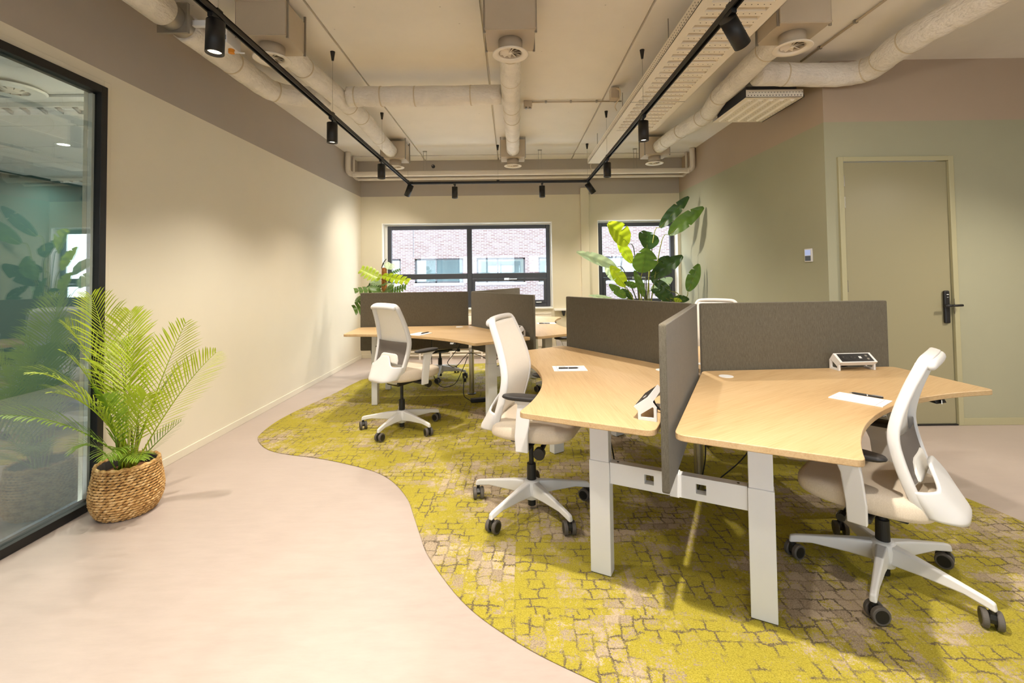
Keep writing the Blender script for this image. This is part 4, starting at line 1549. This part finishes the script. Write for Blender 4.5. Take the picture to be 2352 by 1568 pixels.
    # mechanism
    mech = MB().loft([[(-.10, -.075, .392), (.13, -.065, .400), (.13, .065, .400), (-.10, .075, .392)], [(-.11, -.10, .43), (.17, -.09, .430), (.17, .09, .430), (-.11, .10, .43)], [(-.10, -.13, .452), (.18, -.13, .452), (.18, .13, .452), (-.10, .13, .452)]])
    mech.bx(-.01, .075, -.262, .262, .425, .446)
    D['mechanism'] = mech.mesh('mechanism')
    D['tilt_knob'] = MB().cyl((.11, -.06, .42), (.115, -.20, .405), .013, n=12).cyl((.115, -.20, .405), (.116, -.235, .402), .030, .032, n=20).mesh('tilt_knob')
    D['lift_lever'] = MB().cyl((.09, .06, .42), (.10, .22, .41), .009, n=10).cyl((.10, .20, .41), (.10, .24, .408), .018, n=14).mesh('lift_lever')
    # armrest (left = +y)
    for s, nm in ((1, 'l'), (-1, 'r')):
        post = MB().loft([[(.000, s * .255, .418), (.070, s * .255, .418), (.070, s * .278, .418), (.000, s * .278, .418)],
                          [(-.002, s * .264, .50), (.072, s * .264, .50), (.072, s * .284, .50), (-.002, s * .284, .50)],
                          [(.010, s * .268, .62), (.086, s * .268, .62), (.086, s * .288, .62), (.010, s * .288, .62)],
                          [(.018, s * .262, .672), (.105, s * .262, .672), (.105, s * .290, .672), (.018, s * .290, .672)],
                          [(.000, s * .245, .696), (.140, s * .245, .696), (.140, s * .298, .696), (.000, s * .298, .696)]])
        D['post_' + nm] = post.mesh('arm_post')
        D['pad_' + nm] = MB().loft([[(.055 + .125 * k * math.copysign(abs(math.cos(a)) ** .7, math.cos(a)), s * .270 + .042 * k * math.copysign(abs(math.sin(a)) ** .8, math.sin(a)), z) for a in [2 * PI * i / 24 for i in range(24)]] for k, z in ((.86, .695), (1, .702), (1.02, .708), (.96, .716), (.75, .720))]).mesh('arm_pad', True)
    # base
    hub = MB().lathe([(.026, .052), (.042, .060), (.050, .10), (.052, .135), (.046, .158), (.036, .166)], 24)
    D['hub'] = hub.mesh('base_hub', True)
    leg = MB().loft([[(.030, -.027, .078), (.030, .027, .078), (.030, .022, .160), (.030, -.022, .160)],
                     [(.13, -.020, .086), (.13, .020, .086), (.13, .016, .148), (.13, -.016, .148)],
                     [(.27, -.015, .090), (.27, .015, .090), (.27, .012, .124), (.27, -.012, .124)],
                     [(.335, -.014, .078), (.335, .014, .078), (.335, .011, .112), (.335, -.011, .112)],
                     [(.362, -.014, .072), (.362, .014, .072), (.358, .011, .104), (.358, -.011, .104)]])
    D['base_leg'] = leg.mesh('base_leg')
    D['sleeve'] = MB().cyl((0, 0, .155), (0, 0, .255), .0275, .026, n=24).mesh('column_sleeve')
    D['cfoot'] = MB().cyl((0, 0, .018), (0, 0, .06), .0225, n=20).mesh('column_foot')
    D['column'] = MB().cyl((0, 0, .24), (0, 0, .42), .0145, n=20).mesh('gas_column')
    # caster around its stem at origin
    D['hood'] = MB().cyl((0, 0, .05), (0, 0, .078), .0095, n=12).loft([[(-.03 + .0, -.009, .030), (.012, -.009, .030), (.012, .009, .030), (-.03, .009, .030)], [(-.034, -.010, .045), (.013, -.010, .045), (.013, .010, .045), (-.034, .010, .045)], [(-.018, -.008, .062), (.010, -.008, .062), (.010, .008, .062), (-.018, .008, .062)]]).mesh('caster_hood')
    D['wheel'] = MB().lathe([(.022, -.0100), (.0315, -.0100), (.0340, -.007), (.0340, .007), (.0315, .0100), (.022, .0100)], 28).mesh('wheel')
    D['wheel_cap'] = MB().lathe([(.0250, -.0108), (.0250, .0108)], 24).mesh('wheel_cap')
    mats = dict(back_frame='white_plastic', top_roll='white_plastic', back_panel='back_fabric', lumbar_mesh='grey_mesh', lumbar_pad='back_fabric', back_shell='white_plastic', back_bracket='white_plastic', seat='seat_fabric', mechanism='black_plastic', tilt_knob='black_plastic', lift_lever='black_plastic', post_l='white_plastic', post_r='white_plastic', pad_l='arm_black', pad_r='arm_black', hub='white_plastic', base_leg='white_plastic', cfoot='lamp_black', sleeve='lamp_black', column='lamp_black', hood='black_plastic', wheel='rubber_grey', wheel_cap='black_plastic')
    for k, m in mats.items():
        D[k].materials.append(MAT[m])
    return D


CH = chair_parts()


def make_chair(label, x, y, face, base, lift=0.0):
    t = thing('task_chair', label, 'chair', (x, y, .007), face, 'white task chairs')
    up_ = (0, 0, lift)
    obj('seat', CH['seat'], None, t, loc=up_)
    bf = obj('back_frame', CH['back_frame'], None, t, loc=up_)
    obj('top_roll', CH['top_roll'], None, bf)
    obj('back_panel', CH['back_panel'], None, t, loc=up_, solid=.006)
    obj('lumbar_mesh', CH['lumbar_mesh'], None, t, loc=up_)
    obj('lumbar_pad', CH['lumbar_pad'], None, t, loc=up_, solid=.014)
    sh = obj('back_shell', CH['back_shell'], None, t, loc=up_, solid=.012)
    obj('screw', MB().box((-.170, 0, .632), (.010, .016, .010)), MAT['chrome'], sh)
    obj('back_bracket', CH['back_bracket'], None, t, loc=up_, bevel=.012, bseg=3)
    me = obj('mechanism', CH['mechanism'], None, t, loc=up_, bevel=.008)
    obj('tilt_knob', CH['tilt_knob'], None, me, bevel=.003)
    obj('lift_lever', CH['lift_lever'], None, me, bevel=.003)
    for nm in ('l', 'r'):
        p = obj('arm_post', CH['post_' + nm], None, t, loc=up_, bevel=.006, bseg=3)
        obj('arm_pad', CH['pad_' + nm], None, p)
    obj('base_hub', CH['hub'], None, t)
    obj('column_sleeve', CH['sleeve'], None, t)
    obj('column_foot', CH['cfoot'], None, t)
    obj('gas_column', CH['column'], None, t, loc=(0, 0, min(0, lift)))
    for k in range(5):
        a = base - face + k * 2 * PI / 5
        obj('base_leg', CH['base_leg'], None, t, rot=(0, 0, a), bevel=.008, bseg=3)
        sw = a + random.uniform(-1.2, 1.2)
        c = obj('caster', CH['hood'], None, t, loc=(.347 * math.cos(a), .347 * math.sin(a), 0), rot=(0, 0, sw))
        for s in (-1, 1):
            wv = obj('wheel', CH['wheel'], None, c, loc=(-.012, s * .0210, .0343), rot=(PI / 2, 0, 0))
            obj('wheel_cap', CH['wheel_cap'], None, wv)
    return t


R_ = math.radians
make_chair('white task chair at the middle desk, beige seat seen from its right side', .105, 2.739, R_(-20), R_(-58), 0)
make_chair('white task chair with grey lumbar mesh in front of the far left desk', -.987, 4.157, R_(52), R_(-37), 0)
make_chair('white task chair at far right pulled up to the nearest right desk', 1.634, 2.085, R_(132), R_(-62), -.10)
make_chair('white task chair whose back top shows above the right-hand screens', 1.72, 3.93, R_(241), R_(20), 0)
make_chair('white task chair behind the far left pod, only base and seat showing', -.955, 6.17, R_(-60), R_(-85), -.06)
make_chair('white task chair at the far desk in the gap, mostly hidden', .63, 5.37, R_(183), R_(180), -.06)


# ------------------------------------------------------------------ cables
def cable(label, pts, r=.004):
    t = thing('desk_cable', label, 'cable', pts[0])
    o = Vector(pts[0])
    obj('cord', MB().tube([p - o for p in cat(pts, 8)], r, 6), MAT['cable_black'], t, smooth=True)
    return t


P1c, P2c = Vector((1.1498, 2.9027, 0)), Vector((-.4642, 5.3138, 0))
cable('black cable drooping under the right desk left of the steel pole', [(1.10, 2.68, .70), (1.09, 2.66, .5), (1.09, 2.66, .3), (1.08, 2.75, .08), (1.10, 2.83, .012)])
cable('black cable drooping under the right desk right of the steel pole', [(1.42, 2.55, .70), (1.38, 2.58, .5), (1.30, 2.66, .30), (1.20, 2.78, .12), (1.17, 2.84, .012)])
cable('black cable hanging beside the middle desk legs', [(.50, 2.55, .70), (.52, 2.53, .5), (.56, 2.60, .3), (.56, 2.75, .1), (.54, 2.85, .012)])
cable('looping black cable tied to the left pod pole', [(-.60, 5.05, .74), (-.57, 5.12, .60), (-.66, 5.16, .47), (-.72, 5.19, .38), (-.64, 5.21, .33), (-.54, 5.23, .43), (-.48, 5.25, .475), (-.36, 5.18, .46), (-.22, 5.08, .42), (-.12, 5.00, .48)])
cable('long looping black cable hanging from the far left desk', [(-.86, 5.0, .745), (-.87, 5.02, .55), (-.86, 5.05, .30), (-.78, 5.08, .15), (-.64, 5.12, .16), (-.57, 5.17, .27), (-.53, 5.20, .36), (-.50, 5.23, .44)])
t = thing('extension_block', 'black extension block on the carpet by the left pod pole', 'power strip', (-.34, 4.98, .007), .25)
obj('block', MB().bx(-.11, .11, -.03, .03, 0, .04), MAT['black_plastic'], t, bevel=.008)
obj('lead', MB().tube(cat([(-.11, 0, .02), (-.17, .06, .06), (-.15, .22, .14), (-.135, .28, .20)], 6), .005, 6), MAT['cable_black'], t, smooth=True)
obj('cable_tie', MB().box((-.13, .26, .18), (.03, .03, .04)), MAT['black_plastic'], t, bevel=.006)

# ------------------------------------------------------------------ radiators along the back wall
t = thing('panel_radiator', 'cream ribbed radiator under the long window', 'radiator', (-.75, YB - .10, 0))
obj('casing', MB().bx(-1.4, 1.4, 0, .08, .17, .70), MAT['pipe_cream'], t, bevel=.006)
for k in range(70):
    obj('flute', MB().bx(-1.38 + k * .04, -1.38 + k * .04 + .022, -.006, 0, .20, .67), MAT['pipe_cream'], t)
obj('top_grille', MB().bx(-1.4, 1.4, -.004, .084, .70, .71), MAT['vent_white'], t)
for x in (-1.2, 1.2):
    obj('foot', MB().bx(x - .03, x + .03, .01, .06, 0, .17), MAT['pipe_cream'], t)
t = thing('skirting_pipe', 'low cream heating pipes along the floor under the long window', 'pipe', (-.7, YB - .16, 0))
for z in (.06, .115):
    obj('pipe_run', MB().cyl((-1.5, 0, z), (1.45, 0, z), .016, n=12), MAT['pipe_cream'], t, smooth=True)
for k in range(6):
    obj('bracket', MB().bx(-1.3 + k * .5, -1.27 + k * .5, -.02, .02, 0, .135), MAT['vent_white'], t)
t = thing('ledge_bracket', 'small black wedge bracket below the sill ledge between the windows', 'bracket', (.86, YB - .03, .745))
obj('wedge', MB().hexa([(-.012, -.028, -.085), (.012, -.028, -.085), (.012, .03, -.085), (-.012, .03, -.085), (-.035, -.028, 0), (.03, -.028, 0), (.03, .03, 0), (-.035, .03, 0)]), MAT['frame_black'], t)

# ------------------------------------------------------------------ palm in a woven basket
BX, BY = -2.280, 2.775
pot = thing('woven_basket', 'round woven seagrass basket holding the palm by the glass partition', 'basket', (BX, BY, 0))


def brad(z):
    pts = [(0, .125), (.03, .150), (.08, .168), (.13, .172), (.19, .165), (.24, .155), (.285, .150)]
    for (a, ra), (b, rb) in zip(pts, pts[1:]):
        if a <= z <= b:
            return ra + (rb - ra) * (z - a) / (b - a)
    return pts[-1][1]


wv = MB()
rows = 19
for j in range(rows):
    z = .010 + j * .0147
    R = brad(z)
    n = 34
    for i in range(n):
        a0 = 2 * PI * (i + (.5 if j % 2 else 0)) / n + random.uniform(-.02, .02)
        a1 = a0 + 2 * PI / n * 1.25
        pth = []
        for q in range(5):
            tt = q / 4
            a = a0 + (a1 - a0) * tt
            rr = R + .006 * math.sin(PI * tt) - .002
            pth.append((rr * math.cos(a), rr * math.sin(a), z + .005 * (tt - .5) + random.uniform(-.0012, .0012)))
        wv.sweep(pth, [(.0072, 0), (0, .006), (-.0072, 0), (0, -.006)], upv=(0, 0, 1), scale=[.55, .95, 1.05, .95, .55])
tag(obj('woven_strands', wv, MAT['basket'], pot, smooth=True), kind='stuff')
obj('inner_liner', MB().lathe([(.12, .004), (.145, .03), (.160, .08), (.163, .13), (.157, .19), (.147, .24), (.142, .283), (.136, .283), (.13, .24), (.13, .02), (.0, .02)], 32), MAT['pot_dark'], pot)
obj('rim_braid', MB().tube([(.148 * math.cos(2 * PI * i / 60), .148 * math.sin(2 * PI * i / 60), .287 + .004 * math.sin(i * 1.9)) for i in range(61)], .010, 8), MAT['basket'], pot, smooth=True)
obj('mulch', MB().lathe([(0, .252), (.06, .250), (.11, .243), (.129, .236)], 28), MAT['soil'], pot, smooth=True)

palm = thing('areca_palm', 'feathery green palm growing in the woven basket', 'plant', (BX, BY, .25))


def frond(base, tip, arch, nleaf, llen, mat, twist=0.0, droop=.25, width=.009, bare=.22):
    b, t_ = Vector(base), Vector(tip)
    mid = (b + t_) / 2 + Vector((0, 0, arch))
    path = []
    n = 22
    for i in range(n + 1):
        s = i / n
        path.append((1 - s) ** 2 * b + 2 * s * (1 - s) * mid + s * s * t_)
    mb = MB()
    mb.tube(path, .0042, 6, True, [1.1 - .85 * i / n for i in range(n + 1)])
    side0 = Vector((t_.x - b.x, t_.y - b.y, 0)).cross(Vector((0, 0, 1)))
    if side0.length < .02:
        side0 = Vector((1, .2, 0))
    side0.normalize()
    for i in range(nleaf):
        s = bare + (1 - bare) * (i + .5) / nleaf
        k = s * n
        k0 = min(n - 1, int(k))
        p = path[k0].lerp(path[k0 + 1], k - k0)
        d = (path[k0 + 1] - path[k0]).normalized()
        nrm = side0.cross(d).normalized()
        if nrm.z < 0 and abs(twist) < .1:
            nrm = -nrm
        sd = d.cross(nrm).normalized()
        ll = llen * (math.sin(PI * (.16 + .80 * (s - bare) / (1 - bare))) ** .8) * random.uniform(.88, 1.08)
        for sg in (-1, 1):
            out = (sd * sg * math.cos(twist) + nrm * (.30 + math.sin(twist) * sg)).normalized()
            fwd_ = .75 + .7 * s
            dr = (out + d * fwd_ + Vector((random.uniform(-.06, .06), random.uniform(-.06, .06), random.uniform(-.05, .08)))).normalized()
            a = p
            m1 = p + dr * ll * .5 + Vector((0, 0, -droop * ll * .10))
            e = p + dr * ll + Vector((0, 0, -droop * ll * .45))
            wd_ = dr.cross(nrm).normalized() * width * .5
            mb.add([a - wd_ * .4, a + wd_ * .4, m1 + wd_, m1 - wd_, p + dr * ll * .8 + Vector((0, 0, -droop * ll * .26)) + wd_ * .7, p + dr * ll * .8 + Vector((0, 0, -droop * ll * .26)) - wd_ * .7, e], [(0, 1, 2, 3), (3, 2, 4, 5), (5, 4, 6)])
    return mb


O = Vector((BX, BY, .25))
FR = [((-2.444, 2.70, 1.275), .26, 36, .27, 'palm', .5, .35), ((-2.49, 2.60, 1.12), .22, 34, .25, 'palm', .2, .3), ((-2.45, 2.376, .90), .26, 32, .22, 'palm', .2, .4), ((-2.40, 2.422, .785), .22, 28, .20, 'palm', .1, .35),
      ((-2.35, 2.149, .752), .16, 32, .17, 'palm_dark', .5, .25), ((-1.926, 2.75, 1.108), .10, 34, .20, 'palm', .7, .2), ((-1.702, 2.68, .940), .12, 34, .18, 'palm', .8, .1), ((-2.019, 2.85, .50), .03, 18, .09, 'palm_dark', .8, .1),
      ((-2.40, 2.93, 1.16), .20, 34, .25, 'palm', .2, .3), ((-2.46, 2.554, .975), .22, 32, .24, 'palm', .3, .35), ((-2.42, 2.60, .432), .14, 22, .15, 'palm_dark', .1, .5), ((-2.033, 2.55, .386), .12, 22, .13, 'palm_dark', .1, .5),
      ((-2.177, 2.52, .41), .16, 22, .14, 'palm_dark', .1, .5), ((-2.10, 2.93, .80), .16, 30, .20, 'palm_dark', .5, .3), ((-2.22, 2.74, 1.02), .08, 30, .22, 'palm', 1.2, .2), ((-2.36, 2.80, .98), .10, 30, .22, 'palm', 1.0, .2), ((-2.28, 2.60, .72), .16, 26, .18, 'palm_dark', .4, .3), ((-2.12, 2.70, .70), .14, 26, .18, 'palm', .8, .2)]
for tip, arch, nl, ll, mt, tw, dr in FR:
    bs = O + Vector((random.uniform(-.04, .04), random.uniform(-.04, .04), -.01))
    obj('frond', frond(bs - O, Vector(tip) - O, arch, int(nl * .85), ll * 1.1, mt, tw, dr * 1.4, .0095), MAT[mt], palm)
for k in range(7):
    a = k * .9
    obj('cane', MB().tube([(.03 * math.cos(a), .03 * math.sin(a), -.02), (.045 * math.cos(a), .045 * math.sin(a), .12), (.05 * math.cos(a + .2), .05 * math.sin(a + .2), .24)], .007, 7, True, [1.1, 1, .7]), MAT['stem'], palm, smooth=True)


# ------------------------------------------------------------------ bird-of-paradise plant
def leaf_mesh(b, t_, wdt, fold=.25, bend=.06, roll=0.0, notch=()):
    b, t_ = Vector(b), Vector(t_)
    d = t_ - b
    L = d.length
    d.normalize()
    view = Vector((-b.x * .2, -1, .25)).normalized()
    sd = d.cross(view)
    if sd.length < .1:
        sd = d.cross(Vector((0, 0, 1)))
    sd.normalize()
    nr = sd.cross(d).normalized()
    R = Matrix.Rotation(roll, 3, d)
    sd, nr = R @ sd, R @ nr

    def fn(u, v):
        s = u * 2 - 1
        wv_ = (math.sin(PI * min(1, v * .96 + .02)) ** .62) * (1 - .22 * v)
        y = s * wdt * .5 * wv_ * 1.12
        for (vv, sg, dp) in notch:
            if s * sg > 0 and abs(v - vv) < .014:
                y *= 1 - dp
        h = fold * abs(y) - bend * 4 * (v - .5) ** 2 * L * .5 + bend * L * .25
        return b + d * (v * L) + sd * y + nr * (h + .004 * math.sin(v * 26 + abs(s) * 3))
    return MB().grid(fn, 8, 40)


SL = [((1.726, 6.75, 1.774), (1.4, 6.6, 2.075), .259, 'leaf_lime'), ((2.25, 6.95, 2.029), (2.64, 6.8, 2.47), .145, 'leaf_dark'), ((2.33, 6.8, 1.907), (2.77, 6.6, 2.285), .185, 'leaf_mid'), ((2.034, 6.9, 1.701), (2.12, 7.15, 1.994), .264, 'leaf_dark'),
      ((1.87, 6.6, 1.354), (1.9, 6.5, 1.7), .31, 'leaf_mid'), ((1.807, 6.9, 1.5), (1.609, 6.95, 1.855), .132, 'leaf_lime'), ((1.555, 6.8, 1.441), (.944, 6.6, 1.665), .13, 'leaf_pale'), ((1.633, 7.0, 1.236), (1.44, 7.05, 1.465), .159, 'leaf_pale'),
      ((1.661, 6.75, 1.158), (1.439, 6.7, 1.459), .153, 'leaf_lime'), ((2.076, 6.85, 1.286), (2.493, 6.7, 1.592), .179, 'leaf_dark'), ((2.255, 6.55, 1.088), (1.989, 6.6, 1.273), .103, 'leaf_dark'), ((2.557, 6.7, 1.078), (2.704, 6.65, 1.471), .146, 'leaf_mid'),
      ((1.891, 6.6, 1.01), (1.774, 6.65, 1.39), .092, 'leaf_mid'), ((1.657, 6.7, .996), (1.395, 6.6, 1.194), .105, 'leaf_mid'), ((1.831, 6.75, 1.155), (1.633, 6.7, 1.218), .082, 'leaf_mid'), ((2.223, 6.5, .96), (1.951, 6.45, 1.118), .125, 'leaf_dark'),
      ((2.326, 6.6, .947), (2.19, 6.7, 1.106), .069, 'leaf_dark'), ((2.286, 6.55, .979), (2.495, 6.5, .974), .091, 'leaf_dark'), ((2.132, 7.05, 1.082), (2.479, 7.1, 1.267), .135, 'leaf_pale'), ((1.782, 6.8, .96), (1.608, 6.75, 1.123), .083, 'leaf_dark'),
      ((1.466, 6.6, .975), (1.088, 6.5, 1.048), .052, 'leaf_pale'), ((2.392, 6.5, .919), (2.28, 6.5, .988), .068, 'leaf_lime'), ((2.199, 7.0, 1.485), (2.403, 7.0, 1.598), .085, 'leaf_dark')]
sp_o = Vector((1.95, 6.78, 0))
sp = thing('bird_of_paradise_plant', 'tall plant with large paddle leaves in front of the small window', 'plant', (sp_o.x, sp_o.y, .34))
so = sp_o + Vector((0, 0, .34))
for i, (b, t_, wd_, mt) in enumerate(SL):
    random.seed(100 + i)
    nt = [(random.uniform(.45, .85), random.choice((-1, 1)), random.uniform(.3, .6)) for _ in range(2 if wd_ > .1 else 1)]
    lf = obj('leaf', leaf_mesh(Vector(b) - so, Vector(t_) - so, wd_ * 1.22, random.uniform(.12, .4), random.uniform(.02, .10), random.uniform(-.25, .25), nt), MAT[mt], sp, smooth=True)
    bb_, tt_ = Vector(b), Vector(t_)
    root = so + Vector((random.uniform(-.06, .06), random.uniform(-.06, .06), -.05))
    d = (tt_ - bb_).normalized()
    p3 = bb_ - d * .12
    path = cat([root - so, root.lerp(p3, .45) + Vector((0, 0, .12)) - so, p3 - so, bb_ - so], 6)
    obj('stem', MB().tube(path, .008, 8, True, [1.5 - i_ / len(path) for i_ in range(len(path))]), MAT['stem' if i % 3 else 'stem_dark'], sp, smooth=True)
    obj('midrib', MB().tube([bb_ - so + (tt_ - bb_) * q / 5 + Vector((0, -.004, .0)) for q in range(5)], .003, 5, True, [1, .9, .8, .6, .4]), MAT['stem'], lf, smooth=True)
tp = thing('floor_planter', 'dark round planter hidden behind the desk screens', 'planter', (sp_o.x, sp_o.y, 0))
obj('pot_wall', MB().lathe([(.14, 0), (.19, .30), (.20, .36), (.185, .36), (.175, .31), (0, .31)], 32), MAT['pot_dark'], tp, smooth=False)
obj('soil_fill', MB().lathe([(0, .335), (.12, .33), (.176, .32)], 28), MAT['soil'], tp)

# ------------------------------------------------------------------ monstera on a moss pole
ML = [((-1.797, 6.4, 1.313), (-2.076, 6.35, 1.455), .150, 'leaf_lime'), ((-1.774, 6.35, 1.361), (-1.35, 6.2, 1.268), .11, 'leaf_lime'), ((-1.709, 6.4, 1.442), (-1.683, 6.5, 1.531), .11, 'leaf_pale'), ((-1.706, 6.5, 1.372), (-1.558, 6.55, 1.442), .05, 'leaf_mid'),
      ((-1.797, 6.4, 1.239), (-1.962, 6.5, 1.296), .09, 'leaf_pale'), ((-1.761, 6.3, 1.169), (-2.082, 6.1, 1.163), .10, 'leaf_mid'), ((-1.789, 6.4, 1.191), (-2.011, 6.5, 1.226), .09, 'leaf_dark'), ((-1.747, 6.25, 1.145), (-1.862, 6.1, 1.169), .15, 'leaf_mid'),
      ((-1.705, 6.25, 1.153), (-1.548, 6.1, 1.194), .15, 'leaf_mid'), ((-1.633, 6.3, 1.137), (-1.407, 6.25, 1.204), .10, 'leaf_mid'), ((-1.739, 6.3, 1.245), (-1.651, 6.1, 1.232), .085, 'leaf_mid'), ((-2.019, 6.25, 1.085), (-2.074, 6.2, .991), .06, 'leaf_mid'), ((-1.737, 6.45, 1.224), (-1.653, 6.55, 1.207), .07, 'leaf_pale'),
      ((-1.85, 6.35, .98), (-2.12, 6.2, .90), .18, 'leaf_mid'), ((-1.70, 6.4, .95), (-1.42, 6.35, .93), .18, 'leaf_mid')]
mo = Vector((-1.758, 6.42, .34))
mt_ = thing('monstera_plant', 'split-leaf plant climbing a coir pole behind the left pod', 'plant', mo)


def split_leaf(b, t_, w_):
    b, t_ = Vector(b), Vector(t_)
    d = t_ - b
    L = d.length
    d.normalize()
    nr = Vector((random.uniform(-.3, .3), -.75, .65)).normalized()
    sd = d.cross(nr).normalized()
    nr = sd.cross(d)
    mb = MB()
    nl = 6
    for sg in (-1, 1):
        for i in range(nl):
            v0 = .02 + .94 * i / nl
            v1 = v0 + .94 / nl * .78
            vm_ = (v0 + v1) / 2
            ww = w_ * .62 * math.sin(PI * (.12 + .80 * vm_)) ** .7
            p0, p1 = b + d * L * v0, b + d * L * (v0 + .94 / nl)
            q0, q1 = b + d * L * (v0 + .02) + sd * sg * ww * .35 + nr * .01, b + d * L * (v0 + .94 / nl) + sd * sg * ww * .35 + nr * .01
            e0 = b + d * L * (v0 + .05) + sd * sg * ww * .8 + nr * .012
            e1 = b + d * L * (v1 + .05) + sd * sg * ww * .8 + nr * .012
            f_ = b + d * L * (vm_ + .09) + sd * sg * ww + nr * .0
            mb.add([p0, p1, q1, q0, e1, e0, f_], [(0, 1, 2, 3), (3, 2, 4, 5), (5, 4, 6)])
    return mb


for i, (b, t_, w_, mt) in enumerate(ML):
    random.seed(300 + i)
    obj('leaf', split_leaf(Vector(b) - mo, Vector(t_) - mo, w_ * 1.3), MAT[mt], mt_, smooth=True)
    jx = Vector((mo.x, mo.y, max(.5, b[2] - .12)))
    obj('leaf_stalk', MB().tube(cat([jx - mo, (jx + Vector(b)) / 2 + Vector((0, 0, .03)) - mo, Vector(b) - mo], 4), .005, 6), MAT['stem'], mt_, smooth=True)
obj('moss_pole', MB().lathe([(.034, -.05), (.036, .3), (.033, .6), (.037, .9), (.034, 1.12), (.025, 1.13)], 18), MAT['moss'], mt_, smooth=True)
for k in range(4):
    obj('aerial_root', MB().tube([(.037 * math.cos(a_ * 1.3 + k), .037 * math.sin(a_ * 1.3 + k), .65 + k * .06 + a_ * .06) for a_ in range(8)], .006, 5), MAT['stem_dark'], mt_, smooth=True)
tp = thing('floor_planter', 'dark planter of the split-leaf plant hidden behind the left pod', 'planter', (mo.x, mo.y, 0))
obj('pot_wall', MB().lathe([(.14, 0), (.18, .30), (.19, .36), (.175, .36), (.165, .31), (0, .31)], 32), MAT['pot_dark'], tp)
obj('soil_fill', MB().lathe([(0, .335), (.11, .33), (.166, .32)], 28), MAT['soil'], tp)
